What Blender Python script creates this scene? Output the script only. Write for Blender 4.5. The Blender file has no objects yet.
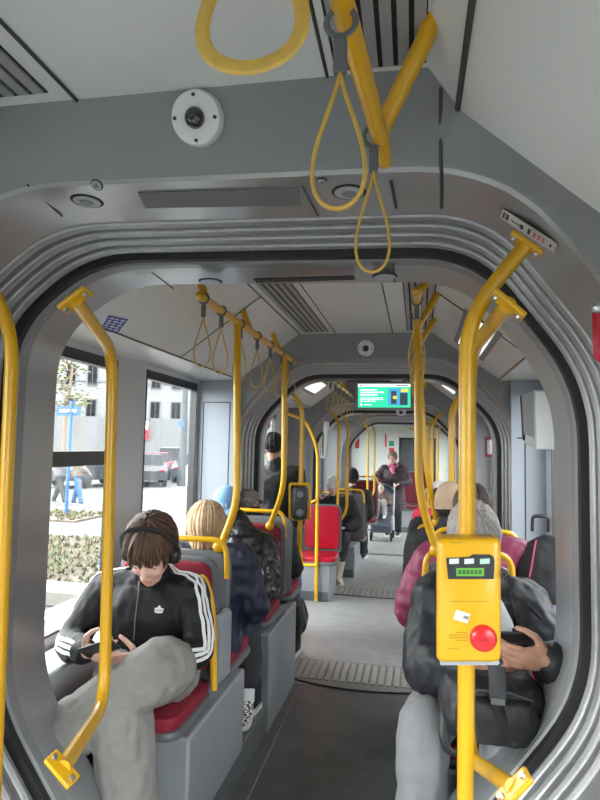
import bpy, math, random
from math import sin, cos, pi, radians, atan, tan, sqrt
from mathutils import Vector as V, Matrix, noise
from mathutils.bvhtree import BVHTree
random.seed(7)
SC = bpy.context.scene
COL = SC.collection
Z = V((0, 0, 1))
# ------------------------------------------------------------------ camera
FPX = 600.0
CAM = V((.38, 0, 1.7))
PH = .022
TH = atan((48 * cos(PH) - 118 * sin(PH)) / 600.); PSI = atan((118 * cos(PH) + 48 * sin(PH)) / 600. * cos(TH))
FW = V((-sin(PSI) * cos(TH), cos(PSI) * cos(TH), sin(TH)))
RT = V((cos(PSI), sin(PSI), 0))
UP = RT.cross(FW)
RT, UP = RT * cos(PH) + UP * sin(PH), UP * cos(PH) - RT * sin(PH)
cam = bpy.data.objects.new('camera', bpy.data.cameras.new('camera')); COL.objects.link(cam)
cam.data.sensor_fit = 'VERTICAL'; cam.data.sensor_height = 24; cam.data.lens = 24 * FPX / 800
cam.data.clip_start = .02; cam.data.clip_end = 500
m = Matrix((RT, UP, -FW)).transposed().to_4x4(); m.translation = CAM
cam.matrix_world = m
SC.camera = cam

def at(px, py, Y):
    d = FW + RT * ((px - 300) / FPX) + UP * ((400 - py) / FPX)
    return CAM + d * (Y / d.y)

# ------------------------------------------------------------------ materials
MATS = {}
def mat(name, col, rough=.5, metal=0, var=.0, scale=30, bump=0, bscale=60, emit=0, stretch=None, coat=0, spec=.5):
    if name in MATS: return MATS[name]
    m = bpy.data.materials.new(name); m.use_nodes = True
    nt = m.node_tree; b = nt.nodes['Principled BSDF']
    b.inputs['Base Color'].default_value = (*col, 1); b.inputs['Roughness'].default_value = rough
    b.inputs['Metallic'].default_value = metal; b.inputs['Coat Weight'].default_value = coat
    b.inputs['Specular IOR Level'].default_value = spec
    tc = nt.nodes.new('ShaderNodeTexCoord'); src = tc.outputs['Object']
    if stretch:
        mp = nt.nodes.new('ShaderNodeMapping'); mp.inputs['Scale'].default_value = stretch
        nt.links.new(src, mp.inputs['Vector']); src = mp.outputs['Vector']
    if var:
        n = nt.nodes.new('ShaderNodeTexNoise'); n.inputs['Scale'].default_value = scale; n.inputs['Detail'].default_value = 5
        nt.links.new(src, n.inputs['Vector'])
        r = nt.nodes.new('ShaderNodeValToRGB')
        r.color_ramp.elements[0].position = .3; r.color_ramp.elements[1].position = .7
        r.color_ramp.elements[0].color = (*[c * (1 - var) for c in col], 1)
        r.color_ramp.elements[1].color = (*[min(1, c * (1 + var)) for c in col], 1)
        nt.links.new(n.outputs['Fac'], r.inputs['Fac']); nt.links.new(r.outputs['Color'], b.inputs['Base Color'])
    if bump:
        n = nt.nodes.new('ShaderNodeTexNoise'); n.inputs['Scale'].default_value = bscale; n.inputs['Detail'].default_value = 4
        nt.links.new(src, n.inputs['Vector'])
        bp = nt.nodes.new('ShaderNodeBump'); bp.inputs['Strength'].default_value = bump; bp.inputs['Distance'].default_value = .01
        nt.links.new(n.outputs['Fac'], bp.inputs['Height']); nt.links.new(bp.outputs['Normal'], b.inputs['Normal'])
    if emit:
        b.inputs['Emission Color'].default_value = (*col, 1); b.inputs['Emission Strength'].default_value = emit
    MATS[name] = m
    return m

def quilt(name, col, rough=.45, sc=28, var=.1):
    """quilted puffer fabric: horizontal bands plus small crumples"""
    m = mat(name, col, rough, var=var, scale=14)
    nt = m.node_tree; b = nt.nodes['Principled BSDF']
    tc = nt.nodes.new('ShaderNodeTexCoord')
    w = nt.nodes.new('ShaderNodeTexWave'); w.bands_direction = 'Z'; w.inputs['Scale'].default_value = sc / 6.28
    w.inputs['Distortion'].default_value = 1.2; w.inputs['Detail Scale'].default_value = 3
    n = nt.nodes.new('ShaderNodeTexNoise'); n.inputs['Scale'].default_value = 22
    ad = nt.nodes.new('ShaderNodeMath'); ad.operation = 'ADD'
    bp = nt.nodes.new('ShaderNodeBump'); bp.inputs['Strength'].default_value = .45; bp.inputs['Distance'].default_value = .012
    nt.links.new(tc.outputs['Object'], w.inputs['Vector']); nt.links.new(tc.outputs['Object'], n.inputs['Vector'])
    nt.links.new(w.outputs['Fac'], ad.inputs[0]); nt.links.new(n.outputs['Fac'], ad.inputs[1])
    nt.links.new(ad.outputs[0], bp.inputs['Height']); nt.links.new(bp.outputs['Normal'], b.inputs['Normal'])
    return m

def glass(name, tint=(.95, .97, .97), refl=.03):
    m = bpy.data.materials.new(name); m.use_nodes = True; nt = m.node_tree
    nt.nodes.remove(nt.nodes['Principled BSDF']); out = nt.nodes['Material Output']
    t = nt.nodes.new('ShaderNodeBsdfTransparent'); t.inputs['Color'].default_value = (*tint, 1)
    g = nt.nodes.new('ShaderNodeBsdfGlossy'); g.inputs['Roughness'].default_value = .03
    lw = nt.nodes.new('ShaderNodeLayerWeight'); lw.inputs['Blend'].default_value = .25
    mu = nt.nodes.new('ShaderNodeMath'); mu.operation = 'MULTIPLY_ADD'; mu.inputs[1].default_value = .18; mu.inputs[2].default_value = refl * .4
    mx = nt.nodes.new('ShaderNodeMixShader')
    nt.links.new(lw.outputs['Fresnel'], mu.inputs[0]); nt.links.new(mu.outputs[0], mx.inputs[0])
    nt.links.new(t.outputs[0], mx.inputs[1]); nt.links.new(g.outputs[0], mx.inputs[2]); nt.links.new(mx.outputs[0], out.inputs[0])
    MATS[name] = m
    return m

def checker(name, c1, c2, sc):
    m = mat(name, c1, .7); nt = m.node_tree; b = nt.nodes['Principled BSDF']
    tc = nt.nodes.new('ShaderNodeTexCoord'); ck = nt.nodes.new('ShaderNodeTexChecker')
    ck.inputs['Color1'].default_value = (*c1, 1); ck.inputs['Color2'].default_value = (*c2, 1); ck.inputs['Scale'].default_value = sc
    mp = nt.nodes.new('ShaderNodeMapping'); mp.inputs['Rotation'].default_value = (.5, .4, .78)
    nt.links.new(tc.outputs['Object'], mp.inputs['Vector']); nt.links.new(mp.outputs['Vector'], ck.inputs['Vector'])
    nt.links.new(ck.outputs['Color'], b.inputs['Base Color'])
    return m

YEL = mat('yellow_enamel', (.70, .375, .006), .33, coat=.2)
YELD = mat('yellow_strap', (.66, .43, .08), .45, var=.1, scale=60)
GREYP = mat('grey_panel', (.222, .230, .238), .38, var=.04, scale=3)
GREYL = mat('pale_grey_panel', (.40, .43, .47), .4, var=.04, scale=3)
GREYD = mat('dark_grey_panel', (.10, .105, .115), .5, var=.06, scale=9)
CEIL = mat('ceiling_paint', (.70, .715, .70), .30, var=.03, scale=2)
WALLB = mat('blue_grey_wall', (.31, .35, .40), .4, var=.03, scale=3)
CREAM = mat('cream_wall', (.62, .66, .62), .45, var=.03, scale=3)
ALU = mat('brushed_aluminium', (.50, .51, .52), .30, metal=.85, var=.1, scale=40, stretch=(1, 1, 30))
STEEL = mat('satin_tunnel_steel', (.42, .43, .44), .32, metal=.75, var=.1, scale=6, stretch=(6, 1, 1))
RUBBER = mat('black_rubber', (.012, .012, .013), .6, bump=.1)
BLACK = mat('black_plastic', (.02, .02, .022), .4)
CLIPG = mat('grey_plastic', (.13, .14, .15), .5)
WHITE = mat('white_plastic', (.75, .76, .75), .4)
SEAM = mat('panel_seam', (.045, .047, .05), .6)
SLOT = mat('vent_slot', (.02, .02, .022), .7)
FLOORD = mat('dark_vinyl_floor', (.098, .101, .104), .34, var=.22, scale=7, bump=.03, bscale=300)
FLOORL = mat('lightened_vinyl_floor', (.27, .275, .275), .34, var=.12, scale=9, bump=.03, bscale=300)  # paler floor copy: light from the doors is put into the colour
REDD = mat('darkened_red_moquette', (.10, .004, .013), .85, var=.2, scale=70)  # red moquette darkened to offset the strong light at the far end
TREAD = mat('tread_strip', (.31, .305, .29), .45, var=.1, scale=20)
RIBBED = mat('ribbed_floor_plate', (.21, .205, .195), .42, metal=.2, var=.12, scale=20)
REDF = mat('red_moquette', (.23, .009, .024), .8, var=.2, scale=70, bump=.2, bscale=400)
REDP = mat('red_plastic', (.42, .007, .024), .3)
SHELL = mat('seat_shell_grey', (.115, .122, .132), .45, var=.05, scale=12)
PLINTH = mat('plinth_grey', (.245, .265, .285), .5, var=.05, scale=4, bump=.05, bscale=200)
SKIRT = mat('plinth_skirt', (.10, .105, .11), .45, var=.1, scale=8)
GLASS = glass('window_glass')
GLASST = glass('tinted_glass', (.80, .84, .84), .1)
SKIN = mat('skin', (.66, .37, .28), .5, var=.07, scale=40)
SKINP = mat('skin_pale', (.72, .43, .34), .5, var=.07, scale=40)
EYEW = mat('eye_white', (.7, .68, .65), .2)
LIPS = mat('lip_skin', (.50, .19, .17), .45)
SHOEB = mat('dark_shoe_leather', (.025, .024, .024), .45)
SOLE = mat('pale_sole_rubber', (.62, .61, .58), .6)

# ------------------------------------------------------------------ mesh builder
ORG = {}
def org(o): return ORG.get(o.name, V((0, 0, 0))) if o else V((0, 0, 0))

def frames(pts, closed=False):
    n = len(pts); T = []
    for i in range(n):
        a = pts[i - 1] if (i or closed) else pts[i]
        b = pts[(i + 1) % n] if (i < n - 1 or closed) else pts[i]
        t = (b - a); T.append(t.normalized() if t.length > 1e-9 else V((0, 0, 1)))
    x = T[0].cross(Z)
    if x.length < .1: x = T[0].cross(V((0, 1, 0)))
    x.normalize(); out = []
    for t in T:
        x = (x - t * x.dot(t))
        if x.length < 1e-6: x = t.orthogonal()
        x.normalize(); out.append((x.copy(), t.cross(x).normalized()))
    return out

class MB:
    def __init__(s): s.v = []; s.f = []
    def add(s, vs, fs):
        o = len(s.v); s.v += [V(p) for p in vs]; s.f += [[i + o for i in f] for f in fs]; return s
    def loft(s, rings, capped=True, closed=True, loop=False):
        n = len(rings[0]); vs = [p for r in rings for p in r]; fs = []
        R = len(rings); 
        for k in range(R if loop else R - 1):
            k2 = (k + 1) % R
            for i in range(n if closed else n - 1):
                j = (i + 1) % n
                fs.append([k * n + i, k * n + j, k2 * n + j, k2 * n + i])
        if capped and not loop:
            fs.append(list(range(n))[::-1]); fs.append([(R - 1) * n + i for i in range(n)])
        return s.add(vs, fs)
    def tube(s, pts, r, n=10, closed=False, sx=1, sy=1):
        pts = [V(p) for p in pts]; fr = frames(pts, closed)
        rs = r if isinstance(r, (list, tuple)) else [r] * len(pts)
        rings = [[p + a * (cos(2 * pi * i / n) * q * sx) + b * (sin(2 * pi * i / n) * q * sy) for i in range(n)]
                 for p, (a, b), q in zip(pts, fr, rs)]
        return s.loft(rings, loop=closed)
    def cap(s, p0, p1, r0, r1, n=12):
        p0, p1 = V(p0), V(p1); d = (p1 - p0)
        d = d.normalized() if d.length > 1e-6 else V((0, 0, 1))
        pts = []; rs = []
        for a in (85, 55, 25): pts.append(p0 - d * (r0 * sin(radians(a)))); rs.append(r0 * cos(radians(a)))
        pts.append(p0); rs.append(r0); pts.append(p1); rs.append(r1)
        for a in (25, 55, 85): pts.append(p1 + d * (r1 * sin(radians(a)))); rs.append(r1 * cos(radians(a)))
        return s.tube(pts, rs, n)
    def ell(s, c, r, M=None, n=14):
        c = V(c); M = M or Matrix.Identity(3); rings = []
        k = max(6, n // 2 + 1)
        for j in range(1, k):
            t = -pi / 2 + pi * j / k
            rings.append([c + M @ V((r[0] * cos(t) * cos(2 * pi * i / n), r[1] * cos(t) * sin(2 * pi * i / n), r[2] * sin(t))) for i in range(n)])
        return s.loft(rings)
    def box(s, c, d, M=None):
        c = V(c); M = M or Matrix.Identity(3)
        vs = [c + M @ V((x * d[0] / 2, y * d[1] / 2, z * d[2] / 2)) for x in (-1, 1) for y in (-1, 1) for z in (-1, 1)]
        return s.add(vs, [[0, 1, 3, 2], [4, 6, 7, 5], [0, 4, 5, 1], [2, 3, 7, 6], [0, 2, 6, 4], [1, 5, 7, 3]])
    def bx(s, x0, x1, y0, y1, z0, z1):
        return s.box(((x0 + x1) / 2, (y0 + y1) / 2, (z0 + z1) / 2), (abs(x1 - x0), abs(y1 - y0), abs(z1 - z0)))
    def prism(s, poly, fn, h0, h1):
        """poly of 2D points; fn(u, v, h) -> 3D"""
        return s.loft([[V(fn(u, v, h)) for u, v in poly] for h in (h0, h1)])
    def lathe(s, prof, o, d, n=24):
        o = V(o); d = V(d).normalized(); a = d.orthogonal().normalized(); b = d.cross(a)
        return s.loft([[o + d * h + a * (cos(2 * pi * i / n) * r) + b * (sin(2 * pi * i / n) * r) for i in range(n)] for r, h in prof])
    def build(s, name, mt, parent=None, smooth=True, bevel=0, angle=40, loc=None):
        o = V((0, 0, 0))
        if parent: o = org(parent)
        elif loc is not None: o = V(loc)
        me = bpy.data.meshes.new(name)
        me.from_pydata([tuple(p - o) for p in s.v], [], s.f); me.update()
        import bmesh
        bm = bmesh.new(); bm.from_mesh(me); bmesh.ops.recalc_face_normals(bm, faces=bm.faces); bm.to_mesh(me); bm.free()
        ob = bpy.data.objects.new(name, me); COL.objects.link(ob)
        if mt: me.materials.append(mt)
        if parent: ob.parent = parent
        else: ob.location = o
        ORG[ob.name] = o
        if smooth:
            me.polygons.foreach_set('use_smooth', [True] * len(me.polygons)); me.set_sharp_from_angle(angle=radians(angle))
        if bevel:
            b = ob.modifiers.new('bevel', 'BEVEL'); b.width = bevel; b.segments = 2; b.limit_method = 'ANGLE'
        return ob

def remesh(mb, name, mt, parent, voxel, smooth=4, disp=0, dsize=.08):
    ob = mb.build(name, mt, parent, smooth=False)
    r = ob.modifiers.new('r', 'REMESH'); r.mode = 'VOXEL'; r.voxel_size = voxel
    if smooth:
        q = ob.modifiers.new('s', 'SMOOTH'); q.factor = .5; q.iterations = smooth
    dg = bpy.context.evaluated_depsgraph_get()
    me = bpy.data.meshes.new_from_object(ob.evaluated_get(dg)); ob.modifiers.clear()
    old = ob.data; ob.data = me; bpy.data.meshes.remove(old); me.name = name
    if disp:
        for v, n in zip(me.vertices, [tuple(x.vector) for x in me.vertex_normals]):
            p = v.co / dsize
            a = noise.noise(p) * .6 + noise.noise(V((p.x * 2.3, p.y * 2.3, p.z * 1.6))) * .4
            v.co += V(n) * (a * disp)
    if not me.materials: me.materials.append(mt)
    me.polygons.foreach_set('use_smooth', [True] * len(me.polygons)); me.update()
    return ob

def tag(o, label=None, cat=None, group=None, kind=None):
    if label: o['label'] = label
    if cat: o['category'] = cat
    if group: o['group'] = group
    if kind: o['kind'] = kind
    return o
def thing(name, label, cat, loc, group=None):
    o = bpy.data.objects.new(name, None); COL.objects.link(o); o.location = loc; o.empty_display_size = .05
    ORG[o.name] = V(loc); return tag(o, label, cat, group)
def struct(name, mb, mt, smooth=True, bevel=0, angle=40):
    return tag(mb.build(name, mt, None, smooth, bevel, angle), kind='structure')
def srt(name, loc=(0, 0, 0)):
    o = bpy.data.objects.new(name, None); COL.objects.link(o); o.location = loc; ORG[o.name] = V(loc); o['kind'] = 'structure'; return o
def dup(root, loc, label=None, group=None, rotz=None):
    r = root.copy(); COL.objects.link(r); r.location = loc
    if rotz is not None: r.rotation_euler = (0, 0, rotz)
    if label: r['label'] = label
    if group: r['group'] = group
    for ch in list(root.children):
        c = ch.copy(); COL.objects.link(c); c.parent = r
        for g in list(ch.children):
            d = g.copy(); COL.objects.link(d); d.parent = c
    return r
def fillet(pts, rad, k=7):
    pts = [V(p) for p in pts]; out = [pts[0]]
    for i in range(1, len(pts) - 1):
        p = pts[i]; a = (pts[i - 1] - p); b = (pts[i + 1] - p)
        r = min(rad, a.length * .48, b.length * .48); A = p + a.normalized() * r; B = p + b.normalized() * r
        for j in range(k + 1):
            t = j / k; out.append(A * (1 - t) ** 2 + p * (2 * t * (1 - t)) + B * t * t)
    out.append(pts[-1]); return out
# ------------------------------------------------------------------ the tram body (setting)
PIV = V((0, 1.85, 0)); BA = radians(.6)
def bend(p):
    p = V(p) - PIV
    return V((p.x * cos(BA) - p.y * sin(BA), p.x * sin(BA) + p.y * cos(BA), p.z)) + PIV
def ident(p): return V(p)
HW = 1.2
SEC = [(-HW, 2.16), (-.92, 2.165), (-.47, 2.5), (.47, 2.5), (.92, 2.165), (HW, 2.16)]
SECN = [(-HW, 2.10), (-1.06, 2.10), (-.74, 2.52), (.39, 2.52), (.455, 2.42), (.82, 2.10), (HW, 2.10)]

def sheet(sec, y0, y1, fn=ident, t=.03):
    out = [(x, z + t) for x, z in sec]
    poly = sec + out[::-1]
    return MB().loft([[fn((x, y, z)) for x, z in poly] for y in (y0, y1)])

def rounded(poly, rad):
    n = len(poly); out = []
    for i in range(n):
        p = V((*poly[i], 0)); a = V((*poly[i - 1], 0)) - p; b = V((*poly[(i + 1) % n], 0)) - p
        r = min(rad, a.length * .45, b.length * .45); A = p + a.normalized() * r; B = p + b.normalized() * r
        for j in range(6):
            t = j / 5; q = A * (1 - t) ** 2 + p * (2 * t * (1 - t)) + B * t * t; out.append((q.x, q.y))
    return out
C0 = 1.35; ANG = []
def set_angles(sec, cx):
    ANG[:] = sorted({round(-pi / 2 + 2 * pi * (k + .5) / 170, 5) for k in range(170)} | {round((math.atan2(z - C0, x - cx) + pi / 2) % (2 * pi) - pi / 2 + d, 5) for x, z in sec for d in (-.0015, .0015)})
def sample(poly, cx=0):
    res = []
    for a in ANG:
        d = (cos(a), sin(a)); best = None
        for i in range(len(poly)):
            (x1, z1), (x2, z2) = poly[i - 1], poly[i]
            x1 -= cx; x2 -= cx; z1 -= C0; z2 -= C0; ex, ez = x2 - x1, z2 - z1
            den = d[0] * ez - d[1] * ex
            if abs(den) < 1e-9: continue
            t = (x1 * ez - z1 * ex) / den; u = (x1 * d[1] - z1 * d[0]) / den
            if t > 0 and -1e-6 <= u <= 1 + 1e-6 and (best is None or t < best): best = t
        res.append((cx + d[0] * best, C0 + d[1] * best))
    return res
TOPZ = [2.28]; WID = [.9]
def octo(e, low=True, cx=0, rad=.16):
    W_ = WID[0]; T_ = TOPZ[0]
    h = [(.5 + e * .6, -.02), (.5 + e, .5), (W_ + e, 1.08), (W_ + e, T_ - .36), (W_ - .355 + .41 * e, T_ + e)] if low else \
        [(W_ + e, -.02), (W_ + e, .6), (W_ + e, 1.2), (W_ + e, T_ - .36), (W_ - .355 + .41 * e, T_ + e)]
    poly = [(cx + x, z) for x, z in h] + [(cx - x, z) for x, z in h[::-1]]
    if low:
        poly = [(.40 + e * .6, -.02), (.40 + e, .45), (.835 + e, 1.03), (.835 + e, 1.89), (.54 + .41 * e, 2.285 + e),
                (-.70 - .41 * e, 2.31 + e), (-.99 - e, 2.08), (-.985 - e, .84), (-.56 - e, .25), (-.54 - e * .6, -.02)]
    return sample(rounded(poly, rad), cx)
def inner(sec, cx=0):
    return sample([(-HW, -.02)] + sec + [(HW, -.02)], cx)
def ringloft(defs, fn=ident):
    return MB().loft([[fn((x, y, z)) for x, z in ring] for ring, y in defs], capped=False)

LIPM = mat('lip_metal', (.36, .365, .37), .30, metal=.55, var=.05, scale=5)
RIBM = mat('bellows_aluminium', (.36, .365, .37), .42, metal=.55, var=.08, scale=30)
def gangway(name, y0, yb, yt, sec, low, cx, fn=ident, ribs=4):
    """bulkhead face at y0, black seal at yb, tunnel to yt"""
    r = srt(name); set_angles(sec, cx)
    L = yb - y0
    ya = y0 + L * .14; yl = y0 + L * .58; 
    eb = .05 if low else .105
    bk = ringloft([(inner(sec, cx), y0), (octo(eb + .012, low, cx, .22), ya - .01), (octo(eb, low, cx, .2), ya)], fn)
    bk.build('bulkhead', GREYP, r, angle=25)
    ringloft([(octo(eb, low, cx, .2), ya), (octo(eb - .008, low, cx, .2), ya + .01), (octo(eb - .015, low, cx), yl)], fn).build('lip', LIPM, r, angle=25)
    eb -= .015
    # ribs: stepped rings
    defs = []; yr0 = yl; yr1 = yb - .015
    for k in range(ribs):
        t0 = k / ribs; w = (yr1 - yr0) / ribs; y = yr0 + t0 * (yr1 - yr0); e0 = eb - (eb - .012) * t0
        defs += [(octo(e0, low, cx), y), (octo(e0 - .006, low, cx), y + w * .06), (octo(e0 - .010, low, cx), y + w * .30), (octo(e0 - .006, low, cx), y + w * .58), (octo(e0 + .020, low, cx), y + w * .64), (octo(e0 + .020, low, cx), y + w * .92)]
    defs.append((octo(.02, low, cx), yr1))
    ringloft(defs, fn).build('bellows_rib', RIBM, r, angle=14)
    ringloft([(octo(.03, low, cx), yb - .02), (octo(-.004, low, cx), yb - .012), (octo(-.006, low, cx), yb + .01), (octo(.005, low, cx), yb + .02)], fn).build('seal', RUBBER, r)
    ringloft([(octo(.006, low, cx), yb + .015), (octo(-.010, low, cx), yb + .024), (octo(-.012, low, cx), yb + .06)], fn).build('seal_carrier', GREYP, r)
    ringloft([(octo(-.012, low, cx), yb + .06), (octo(-.02, low, cx), yt), (inner(SEC, cx), yt + .005)], fn).build('tunnel', STEEL if not low else mat('tunnel_grey', (.36, .37, .385), .32, metal=.5, var=.05, scale=4), r, angle=25)
    return r
g1 = gangway('trim_1', 1.26, 1.83, 2.06, SECN, True, -.08, bend)
TOPZ[0] = 2.23
g2 = gangway('trim_2', 4.2, 4.58, 4.70, SEC, False, .05)
TOPZ[0] = 2.14
g3 = gangway('trim_3', 7.25, 7.68, 7.9, SEC, False, -.02)
TOPZ[0] = 2.10
g4 = gangway('trim_4', 10.0, 10.3, 10.5, SEC, False, .13)

# ceilings
def ceil(name, sec, y0, y1, fn=ident):
    return struct(name, sheet(sec, y0, y1, fn), CEIL, angle=20)
c1 = ceil('ceiling', SECN, -2.6, 1.29, bend)
c2 = ceil('ceiling_2', SEC, 2.0, 4.2); c3 = ceil('ceiling_3', SEC, 4.7, 7.26); c4 = ceil('ceiling_4', SEC, 7.9, 10.02); c5 = ceil('ceiling_5', SEC, 10.5, 13.4)
# panel seams and vents
def seam(par, p0, p1, w=.006, fn=ident, mt=SEAM, drop=.002, up=.004):
    a, b = fn(p0), fn(p1); d = (b - a).normalized()
    MB().tube([a, b], w, 4).build('seam', mt, par)
for x in (-.44,): seam(c1, (x, -2.6, 2.518), (x, 1.26, 2.518), .006, bend)
seam(c1, (.17, -2.6, 2.519), (.17, 1.26, 2.519), .004, bend)
seam(c1, (.452, -2.6, 2.42), (.452, 1.26, 2.42), .007, bend)
for s in (-1, 1):
    pass
    for (c, y0, y1) in ((c2, 2.0, 4.2), (c3, 4.8, 7.26), (c4, 7.9, 10)):
        seam(c, (.46 * s, y0, 2.499), (.46 * s, y1, 2.499), .005); seam(c, (.2 * s, y0, 2.5), (.2 * s, y1, 2.5), .0035)
        seam(c, (.91 * s, y0, 2.17), (.91 * s, y1, 2.17), .004)
        ym = (y0 + y1) / 2
        seam(c, (.46 * s, ym, 2.503), (.915 * s, ym, 2.168), .003)
# near bulkhead joint line to the right of the grab rail
for p, q in (((.30, 1.845, 2.268), (.30, 2.03, 2.262)), ((-.5, 1.845, 2.268), (-.5, 2.03, 2.262))): seam(g1, p, q, .003, bend)
def disc(par, c, r, nrm, mt, name, h=.004, n=28):
    return MB().lathe([(r * .02, h), (r * .9, h), (r, 0), (r * .02, -.001)], c, nrm, n).build(name, mt, par)
# same fittings under the tunnel roof of the first joint and the far ones
for g, fn, yy, z in ((g1, bend, 1.95, 2.262), (g2, ident, 4.66, 2.212), (g3, ident, 7.82, 2.12)):
    for sx in (-.30, .30):
        if g is g1: sx -= .03
        c = fn((sx, yy, z)); disc(g, c, .042, (0, 0, -1), SLOT, 'speaker_ring'); disc(g, c + V((0, 0, -.003)), .036, (0, 0, -1), GREYL, 'speaker_cone')
    q = MB(); q.loft([[fn((x, y, z - h)) for x, y in ((-.17, yy - .02), (.17, yy - .02), (.17, yy + .02), (-.17, yy + .02))] for h in (0, .005)]); q.build('intake_grille', SLOT, g)
# door line on the left tunnel cheek of the first joint
def vent(label, x0, x1, y0, y1, z, n=6, fn=ident, slope=0):
    t = thing('ceiling_vent', label, 'vent', fn(((x0 + x1) / 2, (y0 + y1) / 2, z)), 'slatted ceiling vents')
    f = lambda x, y, h: fn((x, y, z + slope * (x - x0) - h))
    MB().loft([[f(x, y, h) for x, y in ((x0, y0), (x1, y0), (x1, y1), (x0, y1))] for h in (-.01, .003)]).build('backing', SLOT, t)
    b = MB(); w = (x1 - x0) / n
    for k in range(n):
        a = x0 + w * k + w * .22; c = x0 + w * (k + 1) - w * .1
        b.loft([[f(x, y, h) for x, y in ((a, y0 + .01), (c, y0 + .01), (c, y1 - .01), (a, y1 - .01))] for h in (.0, .010)])
    b.build('slats', mat('vent_slat', (.36, .37, .37), .4, metal=.3), t)
    return t
vent('slatted grey ceiling vent beside the nearest yellow grab rail', .19, .385, -.5, 1.24, 2.52, 6, bend)
vent('slatted ceiling vent in the top left corner of the photo', -.76, -.49, -.2, 1.22, 2.52, 7, bend)
vent('slatted ceiling vent above the left row of hanging straps', -.42, -.24, 2.1, 4.1, 2.5, 5)
vent('slatted ceiling vent above the right row of hanging straps', .30, .45, 2.1, 4.1, 2.5, 5)
vent('slatted ceiling vent on the left in the middle tram section', -.42, -.24, 5.0, 7.1, 2.5, 5)
vent('slatted ceiling vent on the right in the middle tram section', .26, .44, 5.0, 7.1, 2.5, 5)

# sloped ceiling light panels; their glow is added to fill the interior
FILLM = mat('fill_glow_diffuser', (1.0, .98, .94), .4, emit=.45)
def lamp(label, side, yc, ln, fn=ident, sec=SEC):
    (xa, za), (xb, zb) = sec[3], sec[4]
    P = lambda t, y, h: fn((side * (xa + (xb - xa) * t - h * .6), y, za + (zb - za) * t - h * .8))
    t = thing('ceiling_light', label, 'light', P(.5, yc, .0), 'light panels along the sloped ceiling')
    y0, y1 = yc - ln / 2, yc + ln / 2
    MB().loft([[P(a, y, h) for a, y in ((.30, y0), (.70, y0), (.70, y1), (.30, y1))] for h in (-.004, .006)]).build('frame', GREYP, t)
    MB().loft([[P(a, y, h) for a, y in ((.36, y0 + .03), (.64, y0 + .03), (.64, y1 - .03), (.36, y1 - .03))] for h in (.004, .009)]).build('diffuser', FILLM, t)
for k, (yc, ln) in enumerate(((3.5, .9), (6.1, 1.0), (9.0, 1.0), (11.8, 1.2))):
    for s, w in ((-1, 'left'), (1, 'right')):
        if k == 0 and s < 0: continue
        lamp('sloped white light panel on the %s, %s' % (w, ['in the tram section with the headphone wearer', 'in the section just past the standing man', 'in the section over the white beanie wearer', 'in the section over the stroller'][k]), s, yc, ln)
for s, w in ((-1, 'left'), (1, 'right')):  # unseen pair behind the camera, added as fill light
    lamp('added sloped fill light panel on the %s in the nearest tram section' % w, s, -.9, 1.9, bend, [(0, 0)] * 3 + ([(.48, 2.39), (.80, 2.11)] if s > 0 else [(.76, 2.49), (1.04, 2.13)]))

# floors
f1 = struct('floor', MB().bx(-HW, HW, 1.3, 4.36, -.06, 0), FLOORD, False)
struct('floor_4', MB().bx(-HW, HW, -2.6, 1.3, -.06, 0), FLOORL, False)  # unseen floor kept pale to bounce light up to the ceiling
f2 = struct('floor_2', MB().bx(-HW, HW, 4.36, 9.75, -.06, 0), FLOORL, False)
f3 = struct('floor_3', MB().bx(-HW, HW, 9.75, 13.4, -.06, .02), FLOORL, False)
def plate(name, y0, y1, bow, x=.52):
    m = MB(); n = 24; r = srt(name)
    poly = [(-x + 2 * x * i / n, y0 - bow * (1 - (2 * i / n - 1) ** 2)) for i in range(n + 1)] + [(x, y1), (-x, y1)]
    MB().prism(poly, lambda u, v, h: (u, v, h), 0, .006).build('joint_plate', RIBBED, r, smooth=False)
    for i in range(18):
        a = -x + .02 + (2 * x - .04) * i / 18
        m.bx(a, a + .036, y0 + .02, y1 - .03, .004, .011)
    m.build('tread', TREAD, r, smooth=False)
    MB().tube([V((u, v, .004)) for u, v in poly[:n + 1]], .007, 6).build('edge_strip', SEAM, r)
    return r
plate('trim_5', 4.43, 4.86, .10); plate('trim_6', 7.0, 7.4, .03, .6); plate('trim_7', 9.72, 9.8, .0, .6)
fl = MB()
fl.tube([V((-.40, 2.0, .002)), V((-.43, 4.3, .002))], .003, 4); fl.tube([V((.40, 2.0, .002)), V((.43, 4.3, .002))], .003, 4)
fl.build('weld_line', mat('weld', (.2, .2, .2), .4), f1)

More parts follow.
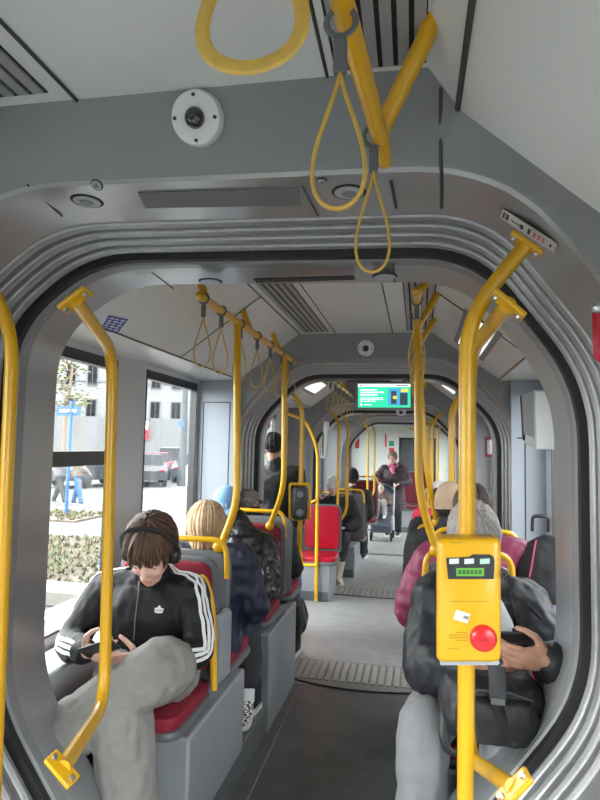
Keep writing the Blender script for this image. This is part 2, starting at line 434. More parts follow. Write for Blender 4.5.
# side walls with windows
BLK = mat('window_frame_black', (.018, .019, .021), .35)
def sidewall(name, s, y0, y1, panes, sill, top, wm=GREYP, fn=ident, bars=()):
    x = s * HW; xo = s * (HW + .05)
    w = MB(); w.bx(x, xo, y0, y1, -.06, sill); w.bx(x, xo, y0, y1, top, top + .12)
    ys = [y0] + [v for p in panes for v in p] + [y1]
    for k in range(0, len(ys), 2):
        if ys[k + 1] - ys[k] > .005: w.bx(x, xo, ys[k], ys[k + 1], sill, top)
    w.v = [fn(p) for p in w.v]
    return struct(name, w, wm, False)
WN = [0]
def window(s, y0, y1, sill, top, bar=None, fn=ident, gl=None, fw=.012):
    WN[0] += 1; r = srt('window_%d' % WN[0], (0, 0, 0)); x0, x1 = s * (HW - .003), s * (HW + .045)
    f = MB()
    f.bx(x0, x1, y0, y0 + fw, sill, top); f.bx(x0, x1, y1 - fw, y1, sill, top); f.bx(x0, x1, y0, y1, sill, sill + fw); f.bx(x0, x1, y0, y1, top - fw - .04, top)
    if bar: f.bx(x0 - s * .012, x1, y0, y1, bar - .05, bar + .02)
    f.v = [fn(p) for p in f.v]; f.build('window_frame', BLK, r, False)
    g = MB().bx(s * (HW + .015), s * (HW + .022), y0 + .01, y1 - .01, sill + .01, top - .01); g.v = [fn(p) for p in g.v]
    g.build('pane', gl or GLASS, r, False)
    return r
lay = {}
for s, nm in ((-1, 'left'), (1, 'right')):
    # near section, out of view: windows enlarged almost to the floor for more light
    P = [(-2.45, -1.3), (-1.2, -.05), (.05, 1.0)]
    sidewall('wall_%s' % nm, s, -2.6, 1.29, P, .30, 2.06, fn=bend)
    for a, b in P: window(s, a, b, .30, 2.06, fn=bend)
    P = [(2.06, 2.94), (3.29, 4.12)] if s < 0 else [(2.1, 2.95), (3.2, 4.0)]
    sidewall('wall_%s_2' % nm, s, 2.0, 4.2, P, .84, 2.13, mat('light_pillar_grey', (.52, .55, .575), .4, var=.03, scale=3))
    window(s, *P[0], .84, 2.13, bar=1.63); window(s, *P[1], .84, 2.13)
    P = [(5.1, 5.8), (5.9, 6.6)] if s < 0 else [(4.95, 6.0), (6.1, 7.1)]
    sidewall('wall_%s_3' % nm, s, 4.7, 7.25, P, .35, 2.05, CREAM if s < 0 else WALLB)
    for a, b in P: window(s, a, b, .35, 2.05)
    P = [(8.1, 8.95), (9.05, 9.9)]
    sidewall('wall_%s_4' % nm, s, 7.9, 10.0, P, .85, 2.1, WALLB)
    for a, b in P: window(s, a, b, .85, 2.1)
    P = [(10.7, 11.6), (11.7, 12.9)]
    sidewall('wall_%s_5' % nm, s, 10.5, 13.4, P, .5, 2.05, CREAM)
    for a, b in P: window(s, a, b, .5, 2.05)
# pale blue bulkhead cheeks either side of the second joint
w = MB()
for s in (-1, 1):
    x0, x1 = (.985, 1.2) if s > 0 else (-1.2, -.915)
    w.bx(x0, x1, 4.165, 4.2, .59 if s < 0 else 0, 2.175)
ck = struct('wall_front', w, WALLB, False)
seam(ck, (1.02, 4.163, 1.78), (1.2, 4.163, 1.78), .004); seam(ck, (1.07, 4.163, 0), (1.07, 4.163, 1.78), .004)
seam(ck, (-1.16, 4.163, .8), (-1.16, 4.163, 2.0), .003); seam(ck, (-.96, 4.163, .8), (-.96, 4.163, 2.0), .003); seam(ck, (-1.16, 4.163, 2.0), (-.96, 4.163, 2.0), .003)
# end wall
e = MB(); e.bx(-HW, HW, 13.425, 13.45, -.06, 2.5); e.bx(-HW, HW, 13.4, 13.45, -.06, 1.0); e.bx(-HW, -.05, 13.4, 13.45, 1.0, 2.5); e.bx(.75, HW, 13.4, 13.45, 1.0, 2.5); e.bx(-.05, .75, 13.4, 13.45, 1.9, 2.5)
struct('wall_back', e, CREAM, False)
MB().bx(-.05, .75, 13.41, 13.42, 1.0, 1.9)
WN[0] += 1; r = srt('window_%d' % WN[0]); MB().bx(-.05, .75, 13.415, 13.42, 1.0, 1.9).build('pane', mat('cab_glass', (.10, .11, .12), .08), r, False)
q = MB(); q.bx(-.06, -.02, 13.39, 13.44, 1.0, 1.9); q.bx(.72, .76, 13.39, 13.44, 1.0, 1.9); q.bx(-.06, .76, 13.39, 13.44, .97, 1.02); q.bx(-.06, .76, 13.39, 13.44, 1.88, 1.92); q.build('window_frame', BLK, r, False)
e = MB().bx(-HW, HW, -2.65, -2.6, -.06, 2.55); e.v = [bend(p) for p in e.v]; struct('wall_rear', e, GREYP, False)
# raised plinths along both sides
pl = MB(); pl.bx(-HW, -.49, 2.08, 4.16, 0, .165); pl.bx(.49, HW, 2.08, 4.16, 0, .165)
struct('trim_8', pl, SKIRT, False, .008)
# ------------------------------------------------------------------ helpers on surfaces
def bvh(o):
    me = o.data; off = org(o)
    return BVHTree.FromPolygons([v.co + off for v in me.vertices], [tuple(p.vertices) for p in me.polygons])
def kid(o, n): return [c for c in o.children if c.name.split('.')[0] == n][0]
def surf(px, py, tree):
    d = (FW + RT * ((px - 300) / FPX) + UP * ((400 - py) / FPX)).normalized()
    h, n, i, dist = tree.ray_cast(CAM, d)
    if h is None:
        print('MISS', px, py); return at(px, py, 1.3), V((0, -1, 0))
    if n.dot(d) > 0: n = -n
    return h, n
class Multi:
    def __init__(s, *t): s.t = t
    def ray_cast(s, o, d):
        r = [k.ray_cast(o, d) for k in s.t]; r = [k for k in r if k[0] is not None]
        return min(r, key=lambda k: k[3]) if r else (None, None, None, None)
BK1 = Multi(bvh(kid(g1, 'bulkhead')), bvh(kid(g1, 'lip'))); BK2 = bvh(kid(g2, 'bulkhead')); BK3 = bvh(kid(g3, 'bulkhead')); CE2 = bvh(c2)
def decal(name, label, cat, quad, tree, mt, lift=.0015, th=.0015):
    """thin flat label lying on a surface; returns thing, and a mapper (u,v,h)"""
    hs = [surf(x, y, tree) for x, y in quad]
    P = [h for h, n in hs]; n = sum((n for h, n in hs), V((0, 0, 0))).normalized()
    o = (P[0] + P[1] + P[2] + P[3]) / 4
    t = thing(name, label, cat, o)
    f = lambda u, v, h: (P[0] * (1 - u) + P[1] * u) * (1 - v) + (P[3] * (1 - u) + P[2] * u) * v + n * (lift + h)
    MB().prism([(0, 0), (1, 0), (1, 1), (0, 1)], f, 0, th).build('backing', mt, t, False)
    return t, f
PAPER = mat('white_sticker', (.72, .71, .68), .5); INK = mat('dark_ink', (.03, .03, .035), .6); PINK = mat('pink_ink', (.65, .22, .25), .6); BLUEI = mat('blue_ink', (.06, .08, .38), .5)
t, f = decal('sticker', 'long white sticker with small dark pictograms above the right yellow pole', 'sticker', [(504, 208), (558, 243), (555, 252), (501, 217)], BK1, PAPER)
for u0, u1, v0, v1, mm in ((.03, .06, .2, .8, INK), (.075, .09, .2, .8, INK), (.10, .14, .2, .8, INK), (.19, .42, .48, .58, INK), (.36, .42, .3, .75, INK), (.50, .55, .25, .8, INK), (.60, .65, .3, .8, PINK), (.68, .73, .3, .8, PINK), (.76, .80, .3, .8, PINK), (.90, .93, .4, .7, INK)):
    MB().prism([(u0, v0), (u1, v0), (u1, v1), (u0, v1)], f, .001, .0022).build('pictogram', mm, t, False)
t, f = decal('sticker', 'blue and white notice sticker on the sloped ceiling behind the left yellow pole', 'sticker', [(109, 315), (128, 319), (117, 333), (100, 329)], CE2, BLUEI)
for k in range(5):
    for j in range(3):
        a = .08 + j * .3
        MB().prism([(a, .1 + k * .17), (a + .22 - .05 * ((k + j) % 2), .1 + k * .17), (a + .22 - .05 * ((k + j) % 2), .18 + k * .17), (a, .18 + k * .17)], f, .001, .0022).build('text_line', PAPER, t, False)

# fittings on the nearest bulkhead
def sring(px, py, r, lat=False):
    h, n = surf(px, py, BK1)
    disc(g1, h, r, n, SLOT, 'speaker_ring' if not lat else 'latch', .003); disc(g1, h + n * .003, r * .82, n, GREYL, 'speaker_cone' if not lat else 'latch_ring', .002); disc(g1, h + n * .005, r * .45, n, GREYP, 'speaker_dome' if not lat else 'latch_centre', .002)
sring(87, 201, .044); sring(349, 192, .044); sring(97, 185, .016, True); sring(322, 180, .013, True)
def sline(pts, w=.003):
    P = [h + n * .0045 for h, n in (surf(x, y, BK1) for x, y in pts)]; MB().tube(P, w, 5).build('seam', SEAM, g1)
sline([(441, y) for y in range(88, 170, 5)] + [(441.5, y) for y in (170, 174, 177, 180, 184, 190, 195, 200, 206)], .0045)
sline([(28, 184), (62, 215)], .0025); sline([(391, 180), (396, 206)], .004); sline([(302, 184), (318, 214)], .002)
hs = [surf(x, y, BK1) for x, y in ((138, 192), (298, 187), (300, 204), (146, 207))]; nn = hs[0][1]
MB().loft([[h + nn * k for h, n in hs] for k in (-.002, .004)]).build('intake_grille', mat('grille_grey', (.15, .155, .165), .6), g1)
# dome cameras
def domecam(label, px, py, tree, r):
    h, n = surf(px, py, tree) if tree else (at(px, py, 7.27), V((0, -.8, -.6)))
    t = thing('dome_camera', label, 'camera', h, 'round white ceiling cameras')
    MB().lathe([(.001, -.012), (r, -.012), (r, r * .25), (r * .93, r * .42), (r * .60, r * .52), (r * .42, r * .5), (.001, r * .5)], h, n, 32).build('housing', WHITE, t)
    MB().ell(h + n * r * .45, (r * .40,) * 3, n=18).build('dome', mat('camera_dome', (.008, .008, .01), .06, coat=1), t)
    MB().lathe([(.001, r * .84), (r * .12, r * .84), (r * .16, r * .6)], h, n, 12).build('lens', BLACK, t)
    a = n.orthogonal().normalized(); b = n.cross(a)
    for k in range(4):
        an = radians(40 + 90 * k); p = h + (a * cos(an) + b * sin(an)) * r * .78 + n * r * .42
        MB().lathe([(.001, .006), (r * .07, .006), (r * .07, -.006)], p, n, 8).build('screw', INK, t)
domecam('large white dome camera on the bulkhead nearest the viewer', 199, 119, BK1, .062)
domecam('small white dome camera on the second bulkhead', 366, 348, BK2, .058)
domecam('tiny white dome camera below the green display', 401, 411, None, .06)

# ------------------------------------------------------------------ yellow rails and poles
def flange(t, p, n, w=.042, h=.02, up=None):
    p, n = V(p), V(n).normalized(); a = V((0, 1, 0)) if abs(n.y) < .9 else V((1, 0, 0))
    a = (a - n * a.dot(n)).normalized(); b = n.cross(a); M = Matrix((b, a, n)).transposed()
    MB().box(p, (w * 2, h * 2, .012), M).build('bracket', YEL, t, bevel=.004)
    for s in (-1, 1): MB().lathe([(.001, .012), (.006, .012), (.008, .004)], p + b * (w * .72 * s), n, 8).build('bolt', ALU, t)
def pole(label, pts, r=.0185, rad=.16, fl=None, group=None, joints=()):
    base = V(pts[0]) if V(pts[0]).z < V(pts[-1]).z else V(pts[-1])
    t = thing('handrail_pole', label, 'pole', base, group)
    MB().tube(fillet(pts, rad), r, 14).build('pole', YEL, t)
    for p, n in (fl or []): flange(t, p, n)
    for p in joints:
        MB().ell(p, (r * 1.75, r * 1.75, r * 1.75), n=12).build('joint', YEL, t)
    return t
def foot(t, p, mt=None):
    MB().lathe([(.04, 0), (.04, .006), (.024, .012), (.024, .03), (.001, .03)], p, Z, 18).build('foot_collar', mt or ALU, t)
Zup = lambda x, y, z: V((x, y, z))
T = pole('yellow pole carrying the yellow ticket validator', [Zup(.484, 1.40, 0), Zup(.487, 1.40, 2.0), at(525, 246, 1.385)], .0175, .14, [(at(526, 244, 1.384), (-.62, 0, -.78))]); foot(T, (.484, 1.4, 0))
T = pole('yellow pole at the left edge of the photo nearest the viewer', [Zup(-.640, 1.40, 0), Zup(-.680, 1.40, 2.0), Zup(-.80, 1.39, 2.18)], .0175, .18, [((-.803, 1.385, 2.184), (.62, 0, -.78))]); foot(T, (-.64, 1.4, 0))
TN1 = [bvh(kid(g1, k)) for k in ('tunnel', 'seal_carrier', 'seal', 'bellows_rib')]
def frame_hit(px, py):
    hs = [surf(px, py, k) for k in TN1]; h, n = min(hs, key=lambda q: (q[0] - CAM).length); return h, n
L1, L1n = frame_hit(75, 300); L4, L4n = frame_hit(62, 769)
pole('yellow pole bent in at both ends in front of the headphone wearer', [L4, at(104, 705, 1.80), at(113, 352, 1.80), L1], .0185, .13, [(L1, (.55, -.2, -.8)), (L4, (.62, -.3, .72))])
R1 = frame_hit(508, 305)[0]; R4, R4n = frame_hit(514, 788)
pole('yellow pole half hidden behind the validator pole, bent in at both ends', [R4, at(468, 757, 1.80), at(470, 352, 1.80), R1], .0185, .13, [(R1, (-.66, -.2, -.72)), (R4, (-.70, -.3, .65))])

# module rails
def grab_rail(label, x, y0, y1, s, z=2.3, nst=3, group='ceiling grab rails'):
    t = thing('grab_rail', label, 'rail', (x, y0, z), group)
    MB().tube([(x, y0, z), (x, y1, z)], .0175, 14).build('rail', YEL, t)
    for yy, d in ((y0, 1), (y1, -1)): MB().cap((x, yy, z), (x, yy + .006 * d, z), .019, .019).build('end_cap', YEL, t)
    for k in range(nst):
        yy = y0 + (y1 - y0) * ((k + .12) / (nst - .2))
        MB().tube([(x, yy, z), (x + s * .05, yy + .05, z + .09), (x + s * .105, yy + .11, 2.5)], .017, 12).build('strut', YEL, t)
    return t
grab_rail('yellow ceiling rail with a row of straps on the left past the first joint', -.497, 2.28, 4.2, -1)
grab_rail('yellow ceiling rail seen end on at the right past the first joint', .372, 2.3, 4.05, 1)
grab_rail('yellow ceiling rail with straps on the left in the middle section', -.40, 5.2, 7.2, -1)
grab_rail('yellow ceiling rail on the right in the middle section', .40, 5.2, 7.2, 1)
grab_rail('yellow ceiling rail at the left near the white beanie wearer', -.42, 8.1, 9.9, -1)
grab_rail('yellow ceiling rail at the right near the white beanie wearer', .42, 8.1, 9.9, 1)
# the near rail, running down towards the joint
t = thing('grab_rail', 'large yellow ceiling rail at the top of the photo nearest the viewer', 'rail', (.28, .2, 2.32), 'ceiling grab rails')
MB().tube([(.272, .2, 2.315), at(343, 5, .80), at(381, 140, 1.20)], .0175, 18).build('rail', YEL, t)
e0 = at(381, 140, 1.20); e1 = at(385, 163, 1.27)
MB().cap(e0, e1, .0195, .0135).build('end_cap', YEL, t)
MB().tube(fillet([at(380, 132, 1.19), at(419, 52, 1.13), at(429, 30, 1.12), at(433, -14, 1.10)], .06), .0185, 14).build('strut', YEL, t)
MB().tube([at(322, -60, .5), at(352, -110, .5)], .0165, 12).build('strut', YEL, t)

# poles from the rails to the seat handles
pole('yellow pole from the left strap rail to the seat back beside the blonde woman', [at(221, 545, 2.77), at(237, 505, 2.76), Zup(-.495, 2.79, 2.3)], .0185, .16, joints=[at(219, 546, 2.77)])
pole('second yellow pole down from the left strap rail, ending at the red seat back', [at(270, 525, 3.98), at(284, 490, 3.86), Zup(-.495, 3.86, 2.3)], .0185, .16, joints=[at(270, 526, 3.98)])
pole('yellow pole from the right rail curving to the seat back by the pink jacket', [at(436, 549, 2.77), at(419, 495, 2.76), Zup(.372, 2.76, 2.3)], .0185, .16, joints=[at(437, 550, 2.77)])
pole('second yellow pole down from the right rail towards the beige knit hat', [at(437, 522, 3.95), at(428, 480, 3.85), Zup(.372, 3.85, 2.3)], .0185, .16, joints=[at(437, 522, 3.95)])
# bent poles at the far joints
def bent(label, s, cx, y, zb=.75, straight=False):
    b = cx + s * .57; o = cx + s * .72
    if straight: pts = [(b, y, .0), (b, y, 2.0), (o, y - .01, 2.19)]
    else: pts = [(o, y, zb - .12), (b, y, zb + .05), (b, y, 2.02), (o, y - .01, 2.19)]
    return pole(label, pts, .0185, .16, [(pts[-1], (-s * .62, 0, -.78))])
bent('yellow pole carrying the black validator by the standing man', -1, .05, 4.66, .70)
bent('yellow bent pole at the right of the second joint, behind the validator pole', 1, .05, 4.66, .70)
bent('yellow bent pole on the right just before the second joint', 1, .05, 4.40, 0, True)
bent('yellow pole beside the white beanie wearer, left of the third joint', -1, -.02, 7.45, .8)
bent('yellow pole just behind that one, at the left of the third joint', -1, .06, 7.74, .8)
bent('yellow bent pole on the right of the third joint', 1, -.02, 7.45, .8)
bent('second yellow bent pole on the right of the third joint', 1, -.06, 7.74, .8)
bent('yellow pole at the left of the farthest joint, left of the stroller', -1, .13, 10.1, .85)
bent('yellow pole behind it at the left of the farthest joint', -1, .22, 10.4, .85)
bent('yellow bent pole on the right of the farthest joint', 1, .13, 10.1, .85)
T = pole('yellow pole arching over beside the empty red seat', [at(316, 603, 6.62), at(318, 448, 6.62), at(306, 420, 6.62), at(286, 413, 6.62)], .019, .3); foot(T, at(316, 603, 6.62))
T.location = T.location
pole('short yellow rail looping beside the empty red seat', [at(316, 565, 6.60), at(302, 565, 6.60), at(297, 510, 6.6), at(316, 500, 6.6)], .016, .05)
pole('yellow pole at the far right of the aisle, in front of the end wall', [(.62, 12.3, .02), (.62, 12.3, 1.95), (.2, 12.3, 2.1)], .02, .4)

# ------------------------------------------------------------------ hanging straps
def strap(label, p, L=.26, w=.036, tilt=0, r=.0034):
    p = V(p); t = thing('strap_handle', label, 'strap', p, None)
    MB().tube([p + V((cos(a) * .021, 0, sin(a) * .021)) for a in [2 * pi * k / 18 for k in range(18)]], .0032, 8, closed=True, sy=1, sx=1.5).build('rail_clamp', CLIPG, t)
    MB().box(p + V((0, 0, -.052)), (.019, .013, .052)).build('clip', CLIPG, t, bevel=.003)
    pts = []
    z0 = -.075; n = 34
    for k in range(n + 1):
        a = k / n  # down one side, round the bottom, up the other
        th = 2 * pi * a; zz = z0 - (L - .075) * (.5 - .5 * cos(th)); xx = 1.5 * w * sin(th) * (.5 - .5 * cos(th)) ** .9
        pts.append(p + V((xx, tilt * (.5 - .5 * cos(th)), zz)))
    MB().tube(pts, r, 8, sx=.8, sy=1.4).build('loop', YELD, t)
    return t
st = strap('yellow strap loop cut off by the top edge, largest of the hanging straps', at(257, -160, .55), .245, .052, 0, .0058)
near = [('yellow strap loop second from the viewer, under the near grab rail', at(341, 22, .80)), ('yellow strap loop hanging lowest at the end of the near grab rail', at(374, 136, 1.19))]
s2 = strap(near[0][0], near[0][1], .272, .037, 0, .0040)
s3 = strap(near[1][0], near[1][1], .285, .034, 0, .0040)
ORD = ['first', 'second', 'third', 'fourth', 'fifth', 'sixth', 'seventh']
proto = strap('yellow strap, first from the viewer on the left rail past the first joint', (-.497, 2.33, 2.3), .285, .036, 0)
proto['group'] = 'straps on the left rail past the first joint'
for k, yy in enumerate((2.5, 2.8, 3.12, 3.42, 3.72, 4.02)):
    dup(proto, (-.497, yy + .06, 2.3), 'yellow strap %s from the viewer on the left rail past the first joint' % ORD[k + 1], rotz=random.uniform(-.2, .2))
for k, yy in enumerate((2.45, 2.75, 3.05, 3.35, 3.65, 3.95)):
    dup(proto, (.372, yy, 2.3), 'yellow strap, %s from the viewer on the right rail past the first joint' % ORD[k], 'straps on the right rail past the first joint', random.uniform(-.5, .5))
for k in range(6):
    for s, w in ((-1, 'left'), (1, 'right')):
        dup(proto, (.40 * s, 5.35 + k * .33, 2.3), 'small yellow strap, %s along the %s rail of the middle section' % (ORD[k], w), 'straps on the %s rail of the middle section' % w, random.uniform(-.2, .2))
for k in range(5):
    for s, w in ((-1, 'left'), (1, 'right')):
        dup(proto, (.42 * s, 8.2 + k * .38, 2.3), 'tiny yellow strap, %s along the %s rail by the white beanie wearer' % (ORD[k], w), 'straps on the %s rail by the white beanie wearer' % w, random.uniform(-.2, .2))
t = thing('grab_rail', 'yellow cross rail with a row of small straps before the end wall', 'rail', (.1, 11.0, 2.25), 'ceiling grab rails')
MB().tube([(-.3, 11.0, 2.25), (.45, 11.0, 2.25)], .0175, 10).build('rail', YEL, t)
for x in (-.3, .45): MB().tube([(x, 11.0, 2.25), (x, 11.0, 2.5)], .0165, 8).build('strut', YEL, t)
for k in range(5): dup(proto, (-.22 + k * .14, 11.0, 2.25), 'tiny yellow strap, %s from the left on the cross rail above the stroller' % ORD[k], 'straps on the cross rail')

# ------------------------------------------------------------------ seats
def rbox(c, d, r=.03, M=None, n=5):
    """rounded slab: rounded rectangle in x-z, extruded in y with soft rim"""
    c = V(c); M = M or Matrix.Identity(3); rings = []
    def rr(w, h, q):
        q = min(q, w, h); out = []
        for sx, sz, a0 in ((1, 1, 0), (-1, 1, 90), (-1, -1, 180), (1, -1, 270)):
            for j in range(n + 1):
                a = radians(a0 + 90 * j / n); out.append((sx * (w - q) + q * cos(a), sz * (h - q) + q * sin(a)))
        return out
    w, h, t = d[0] / 2, d[2] / 2, d[1] / 2; b = min(t, .015)
    for y, k in ((-t, b), (-t + b * .3, b * .3), (-t + b, 0), (t - b, 0), (t - b * .3, b * .3), (t, b)):
        rings.append([c + M @ V((x, y, z)) for x, z in rr(w - k, h - k, r)])
    return MB().loft(rings)
def seat(label, x, yb, z, d, w=.47, group=None, top=1.19, red=REDF, hand=True):
    """d = facing (+1 towards +Y). yb = plane of the back of the shell."""
    t = thing('passenger_seat', label, 'seat', (x, yb + d * .25, z), group)
    h = top - z
    Mr = Matrix.Rotation(-d * radians(6), 3, 'X')
    rbox((x, yb + d * .03, z + h / 2), (w, .035, h), .07, Mr).build('shell', SHELL, t)
    rbox((x, yb + d * .062, z + h / 2 + .02), (w - .05, .04, h - .08), .06, Mr).build('backrest', red, t)
    Mc = Matrix.Rotation(radians(90), 3, 'X')
    rbox((x, yb + d * .27, z + .01), (w - .03, .06, .44), .07, Mc).build('cushion', red, t)
    rbox((x, yb + d * .27, z - .03), (w, .04, .44), .07, Mc).build('seat_pan', SHELL, t)
    if hand:
        y2 = yb + d * .015
        MB().tube(fillet([(x - w / 2 + .01, y2, top - .12), (x - w / 2 + .02, y2 + d * .0, top + .055), (x + w / 2 - .02, y2, top + .055), (x + w / 2 - .01, y2, top - .12)], .07), .014, 10).build('grab_handle', YEL, t)
    return t
def plinth(label, x0, x1, y0, y1, z, zb=.0):
    t = thing('seat_plinth', label, 'seat base', ((x0 + x1) / 2, (y0 + y1) / 2, zb), 'grey boxes under the seats')
    MB().bx(x0, x1, y0, y1, zb, z).build('box', PLINTH, t, bevel=.012)
    MB().bx(x0 + .02, x1 - .02, y0 - .004, y1 + .004, zb, zb + .10).build('kick_strip', SKIRT, t)
    return t
plinth('grey box under the seat of the headphone wearer', -1.17, -.475, 2.28, 3.04, .565, .165)
plinth('grey box under the seat of the person with checkered shoes', -1.17, -.475, 3.56, 4.36, .575, .0)
plinth('grey box under the seat of the person in the black puffer jacket', .475, 1.17, 2.28, 3.04, .565, .165)
plinth('grey box under the seat of the person in the beige knit hat', .475, 1.17, 3.56, 4.15, .60, .165)
seat('red seat under the person with headphones, yellow handle round its back', -.735, 2.69, .62, -1, .48, hand=False)
seat('grey backed seat of the blonde woman, back to back with the headphone wearer', -.735, 2.74, .64, 1, .50)
seat('red backed seat behind the black leather jacket', -.735, 4.07, .64, -1, .48)
seat('seat of the grey cap wearer behind the red seat back', -.72, 4.20, .64, 1, .46, hand=False)
seat('seat behind the person in the black puffer jacket with the backpack', .66, 2.72, .64, -1, .46, top=1.05, hand=False)
seat('grey backed seat with yellow handle in front of the pink jacket', .60, 2.77, .64, 1, .40)
seat('seat under the wearer of the beige knit hat', .70, 3.52, .64, 1, .48)
# extra arched handle at the side of the first seat
t = thing('armrest', 'yellow arched side handle at the right of the headphone wearer', 'handle', (-.46, 2.5, .64))
MB().tube(fillet([at(214, 690, 2.52), at(212, 600, 2.55), at(200, 566, 2.62), at(170, 562, 2.64)], .07), .0155, 10).build('handle', YEL, t)
rbox(at(222, 645, 2.66), (.05, .14, .30), .03).build('side_shell', PLINTH, t)
# window side armrest and grey side box on the left
t = thing('armrest', 'small tan armrest by the window at the lower left', 'armrest', at(62, 660, 2.34))
MB().tube(fillet([at(46, 655, 2.52), at(66, 648, 2.34), at(66, 668, 2.34)], .04), .016, 10).build('bar', mat('tan_armrest', (.62, .33, .08), .5), t)
t = thing('side_console', 'pale grey console box under the window beside the headphone wearer', 'console', (-1.08, 2.5, .165))
MB().bx(-1.185, -1.0, 2.05, 2.95, .17, .80).build('box', mat('console_grey', (.46, .48, .50), .75), t, bevel=.02)
# seats further on
t = plinth('grey box under the empty red seat in the middle section', -.98, -.56, 6.66, 7.2, .40, 0)
s = seat('empty red plastic seat beside a yellow pole in the middle section', -.72, 7.12, .44, -1, .46, red=REDP, top=1.02, hand=False)
plinth('grey box under the seats by the white beanie wearer', -1.1, -.42, 7.95, 8.7, .40, .0)
seat('red seat of the white beanie wearer', -.75, 8.28, .44, -1, .46, top=1.0)
seat('grey seat shell behind the black beanie wearer', -.55, 8.32, .44, 1, .44, top=1.05)
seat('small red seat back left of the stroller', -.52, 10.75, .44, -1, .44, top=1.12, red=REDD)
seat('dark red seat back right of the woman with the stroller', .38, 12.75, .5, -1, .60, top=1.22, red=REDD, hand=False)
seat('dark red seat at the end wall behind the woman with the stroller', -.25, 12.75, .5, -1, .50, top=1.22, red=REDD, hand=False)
plinth('grey bench box along the end wall', -.6, .75, 12.3, 12.85, .47, .02)
plinth('grey box under the red seat on the right before the third joint', .46, 1.0, 6.85, 7.22, .40, 0)
plinth('grey box under the red seat on the right beyond the third joint', .46, 1.0, 8.2, 8.65, .40, 0)
seat('red seat on the right before the third joint', .72, 6.9, .44, 1, .46, top=1.05)
seat('red seat on the right beyond the third joint', .70, 8.6, .44, -1, .46, top=1.10)

# ------------------------------------------------------------------ validators
t = thing('ticket_validator', 'yellow ticket validator with a red button and small green display', 'ticket machine', (.48, 1.36, 1.24))
YF = 1.325
f = lambda px, py, h: at(px, py, YF) - V((0, h, 0))
def vp(poly, h0, h1): return MB().prism(poly, f, h0, h1)
def vround(x0, y0, x1, y1, r, n=5):
    out = []
    for cx, cy, a0 in ((x1 - r, y0 + r, -90), (x1 - r, y1 - r, 0), (x0 + r, y1 - r, 90), (x0 + r, y0 + r, 180)):
        for j in range(n + 1): a = radians(a0 + 90 * j / n); out.append((cx + r * cos(a), cy + r * sin(a)))
    return out
m = MB(); rings = []
for h, k in ((-.085, 4), (-.08, 1), (-.004, 0), (.004, 1.2), (.008, 4)):
    rings.append([V(f(x, y, h)) for x, y in vround(436.5 + k, 538 + k, 501 - k, 662 - k, 6)])
m.loft(rings).build('body', YEL, t, angle=50)
vp(vround(440, 661, 500, 666, 2), -.07, -.005).build('bottom_tray', mat('tray_grey', (.35, .36, .37), .4), t)
vp([(446, 557), (469, 556), (472, 553.5), (489, 553.5), (493, 556), (494, 560), (493, 578), (448, 578)], .007, .0105).build('display_panel', mat('display_black', (.03, .033, .036), .3), t)
LCD = mat('green_lcd', (.10, .30, .04), .4, emit=.25)
vp([(456, 567), (483.5, 567), (483.5, 575), (456, 575)], .010, .0115).build('lcd', LCD, t)
for k in range(6): vp([(458 + k * 4, 569), (461 + k * 4, 569), (461 + k * 4, 573), (458 + k * 4, 573)], .0115, .012).build('lcd_digit', mat('lcd_digit', (.03, .12, .02), .5), t)
for x in (449, 464, 479.5): vp([(x, 558), (x + 9.5, 557.5), (x + 9.5, 562.5), (x, 563)], .010, .0125).build('key', mat('pale_key', (.62, .66, .64), .4) if x < 479 else mat('mint_key', (.45, .68, .55), .4), t)
c = f(483, 637, .008)
MB().lathe([(.001, .012), (.018, .012), (.023, .010), (.0265, .004), (.0275, 0), (.0275, -.004)], c, (0, -1, 0), 28).build('red_button', mat('red_button', (.66, .015, .02), .3, coat=.5), t)
vp([(479, 636.3), (488, 636.3), (488, 638), (479, 638)], .020, .0212).build('button_mark', mat('button_mark', (.45, .01, .015), .4), t)
for rr in (.0075, .013, .0185):
    cc = V(f(470, 615, .0075)); MB().tube([cc + V((cos(a) * rr, 0, sin(a) * rr)) for a in [2 * pi * k / 24 for k in range(24)]], .0006, 4, closed=True).build('contactless_ring', mat('ring_print', (.45, .26, .02), .5), t)
vp([(456, 608.5), (470, 613), (467, 622), (453, 617.5)], .0085, .0102).build('white_sticker', PAPER, t)
vp([(463.5, 614), (468.5, 615), (467.5, 618.5), (462.5, 617)], .0102, .0107).build('sticker_print', mat('print_grey', (.2, .2, .2), .5), t)
for y, x0, x1 in ((600, 449, 465), (600, 468, 488), (631, 456, 467), (633.5, 449, 467), (636, 449, 467), (638.5, 456, 467), (647, 449, 459), (541.5, 450, 462)):
    x = x0
    while x < x1 - 1:
        wv = random.uniform(1.2, 3.2); vp([(x, y), (min(x + wv, x1), y), (min(x + wv, x1), y + .9), (x, y + .9)], .008, .0086).build('text_line', mat('yellow_print', (.30, .17, .01), .5), t, False); x += wv + .8
# second validator on the far pole
t = thing('ticket_validator', 'black ticket validator inside a yellow rectangular frame beyond the second joint', 'ticket machine', at(298, 545, 4.62))
P4 = lambda x, y, yy=4.6: at(x, y, yy)
MB().tube(fillet([P4(290, 484), P4(309.5, 484), P4(309.5, 519), P4(290, 519), P4(290, 484.1)], .02), .011, 8).build('frame', YEL, t)
c = P4(300, 503); rbox(c, (.11, .09, .25), .02).build('body', BLACK, t)
for dz in (.07, -.07): MB().lathe([(.001, .05), (.025, .05), (.03, .045)], c + V((.01, 0, dz)), (0, -1, 0), 14).build('key', CLIPG, t)

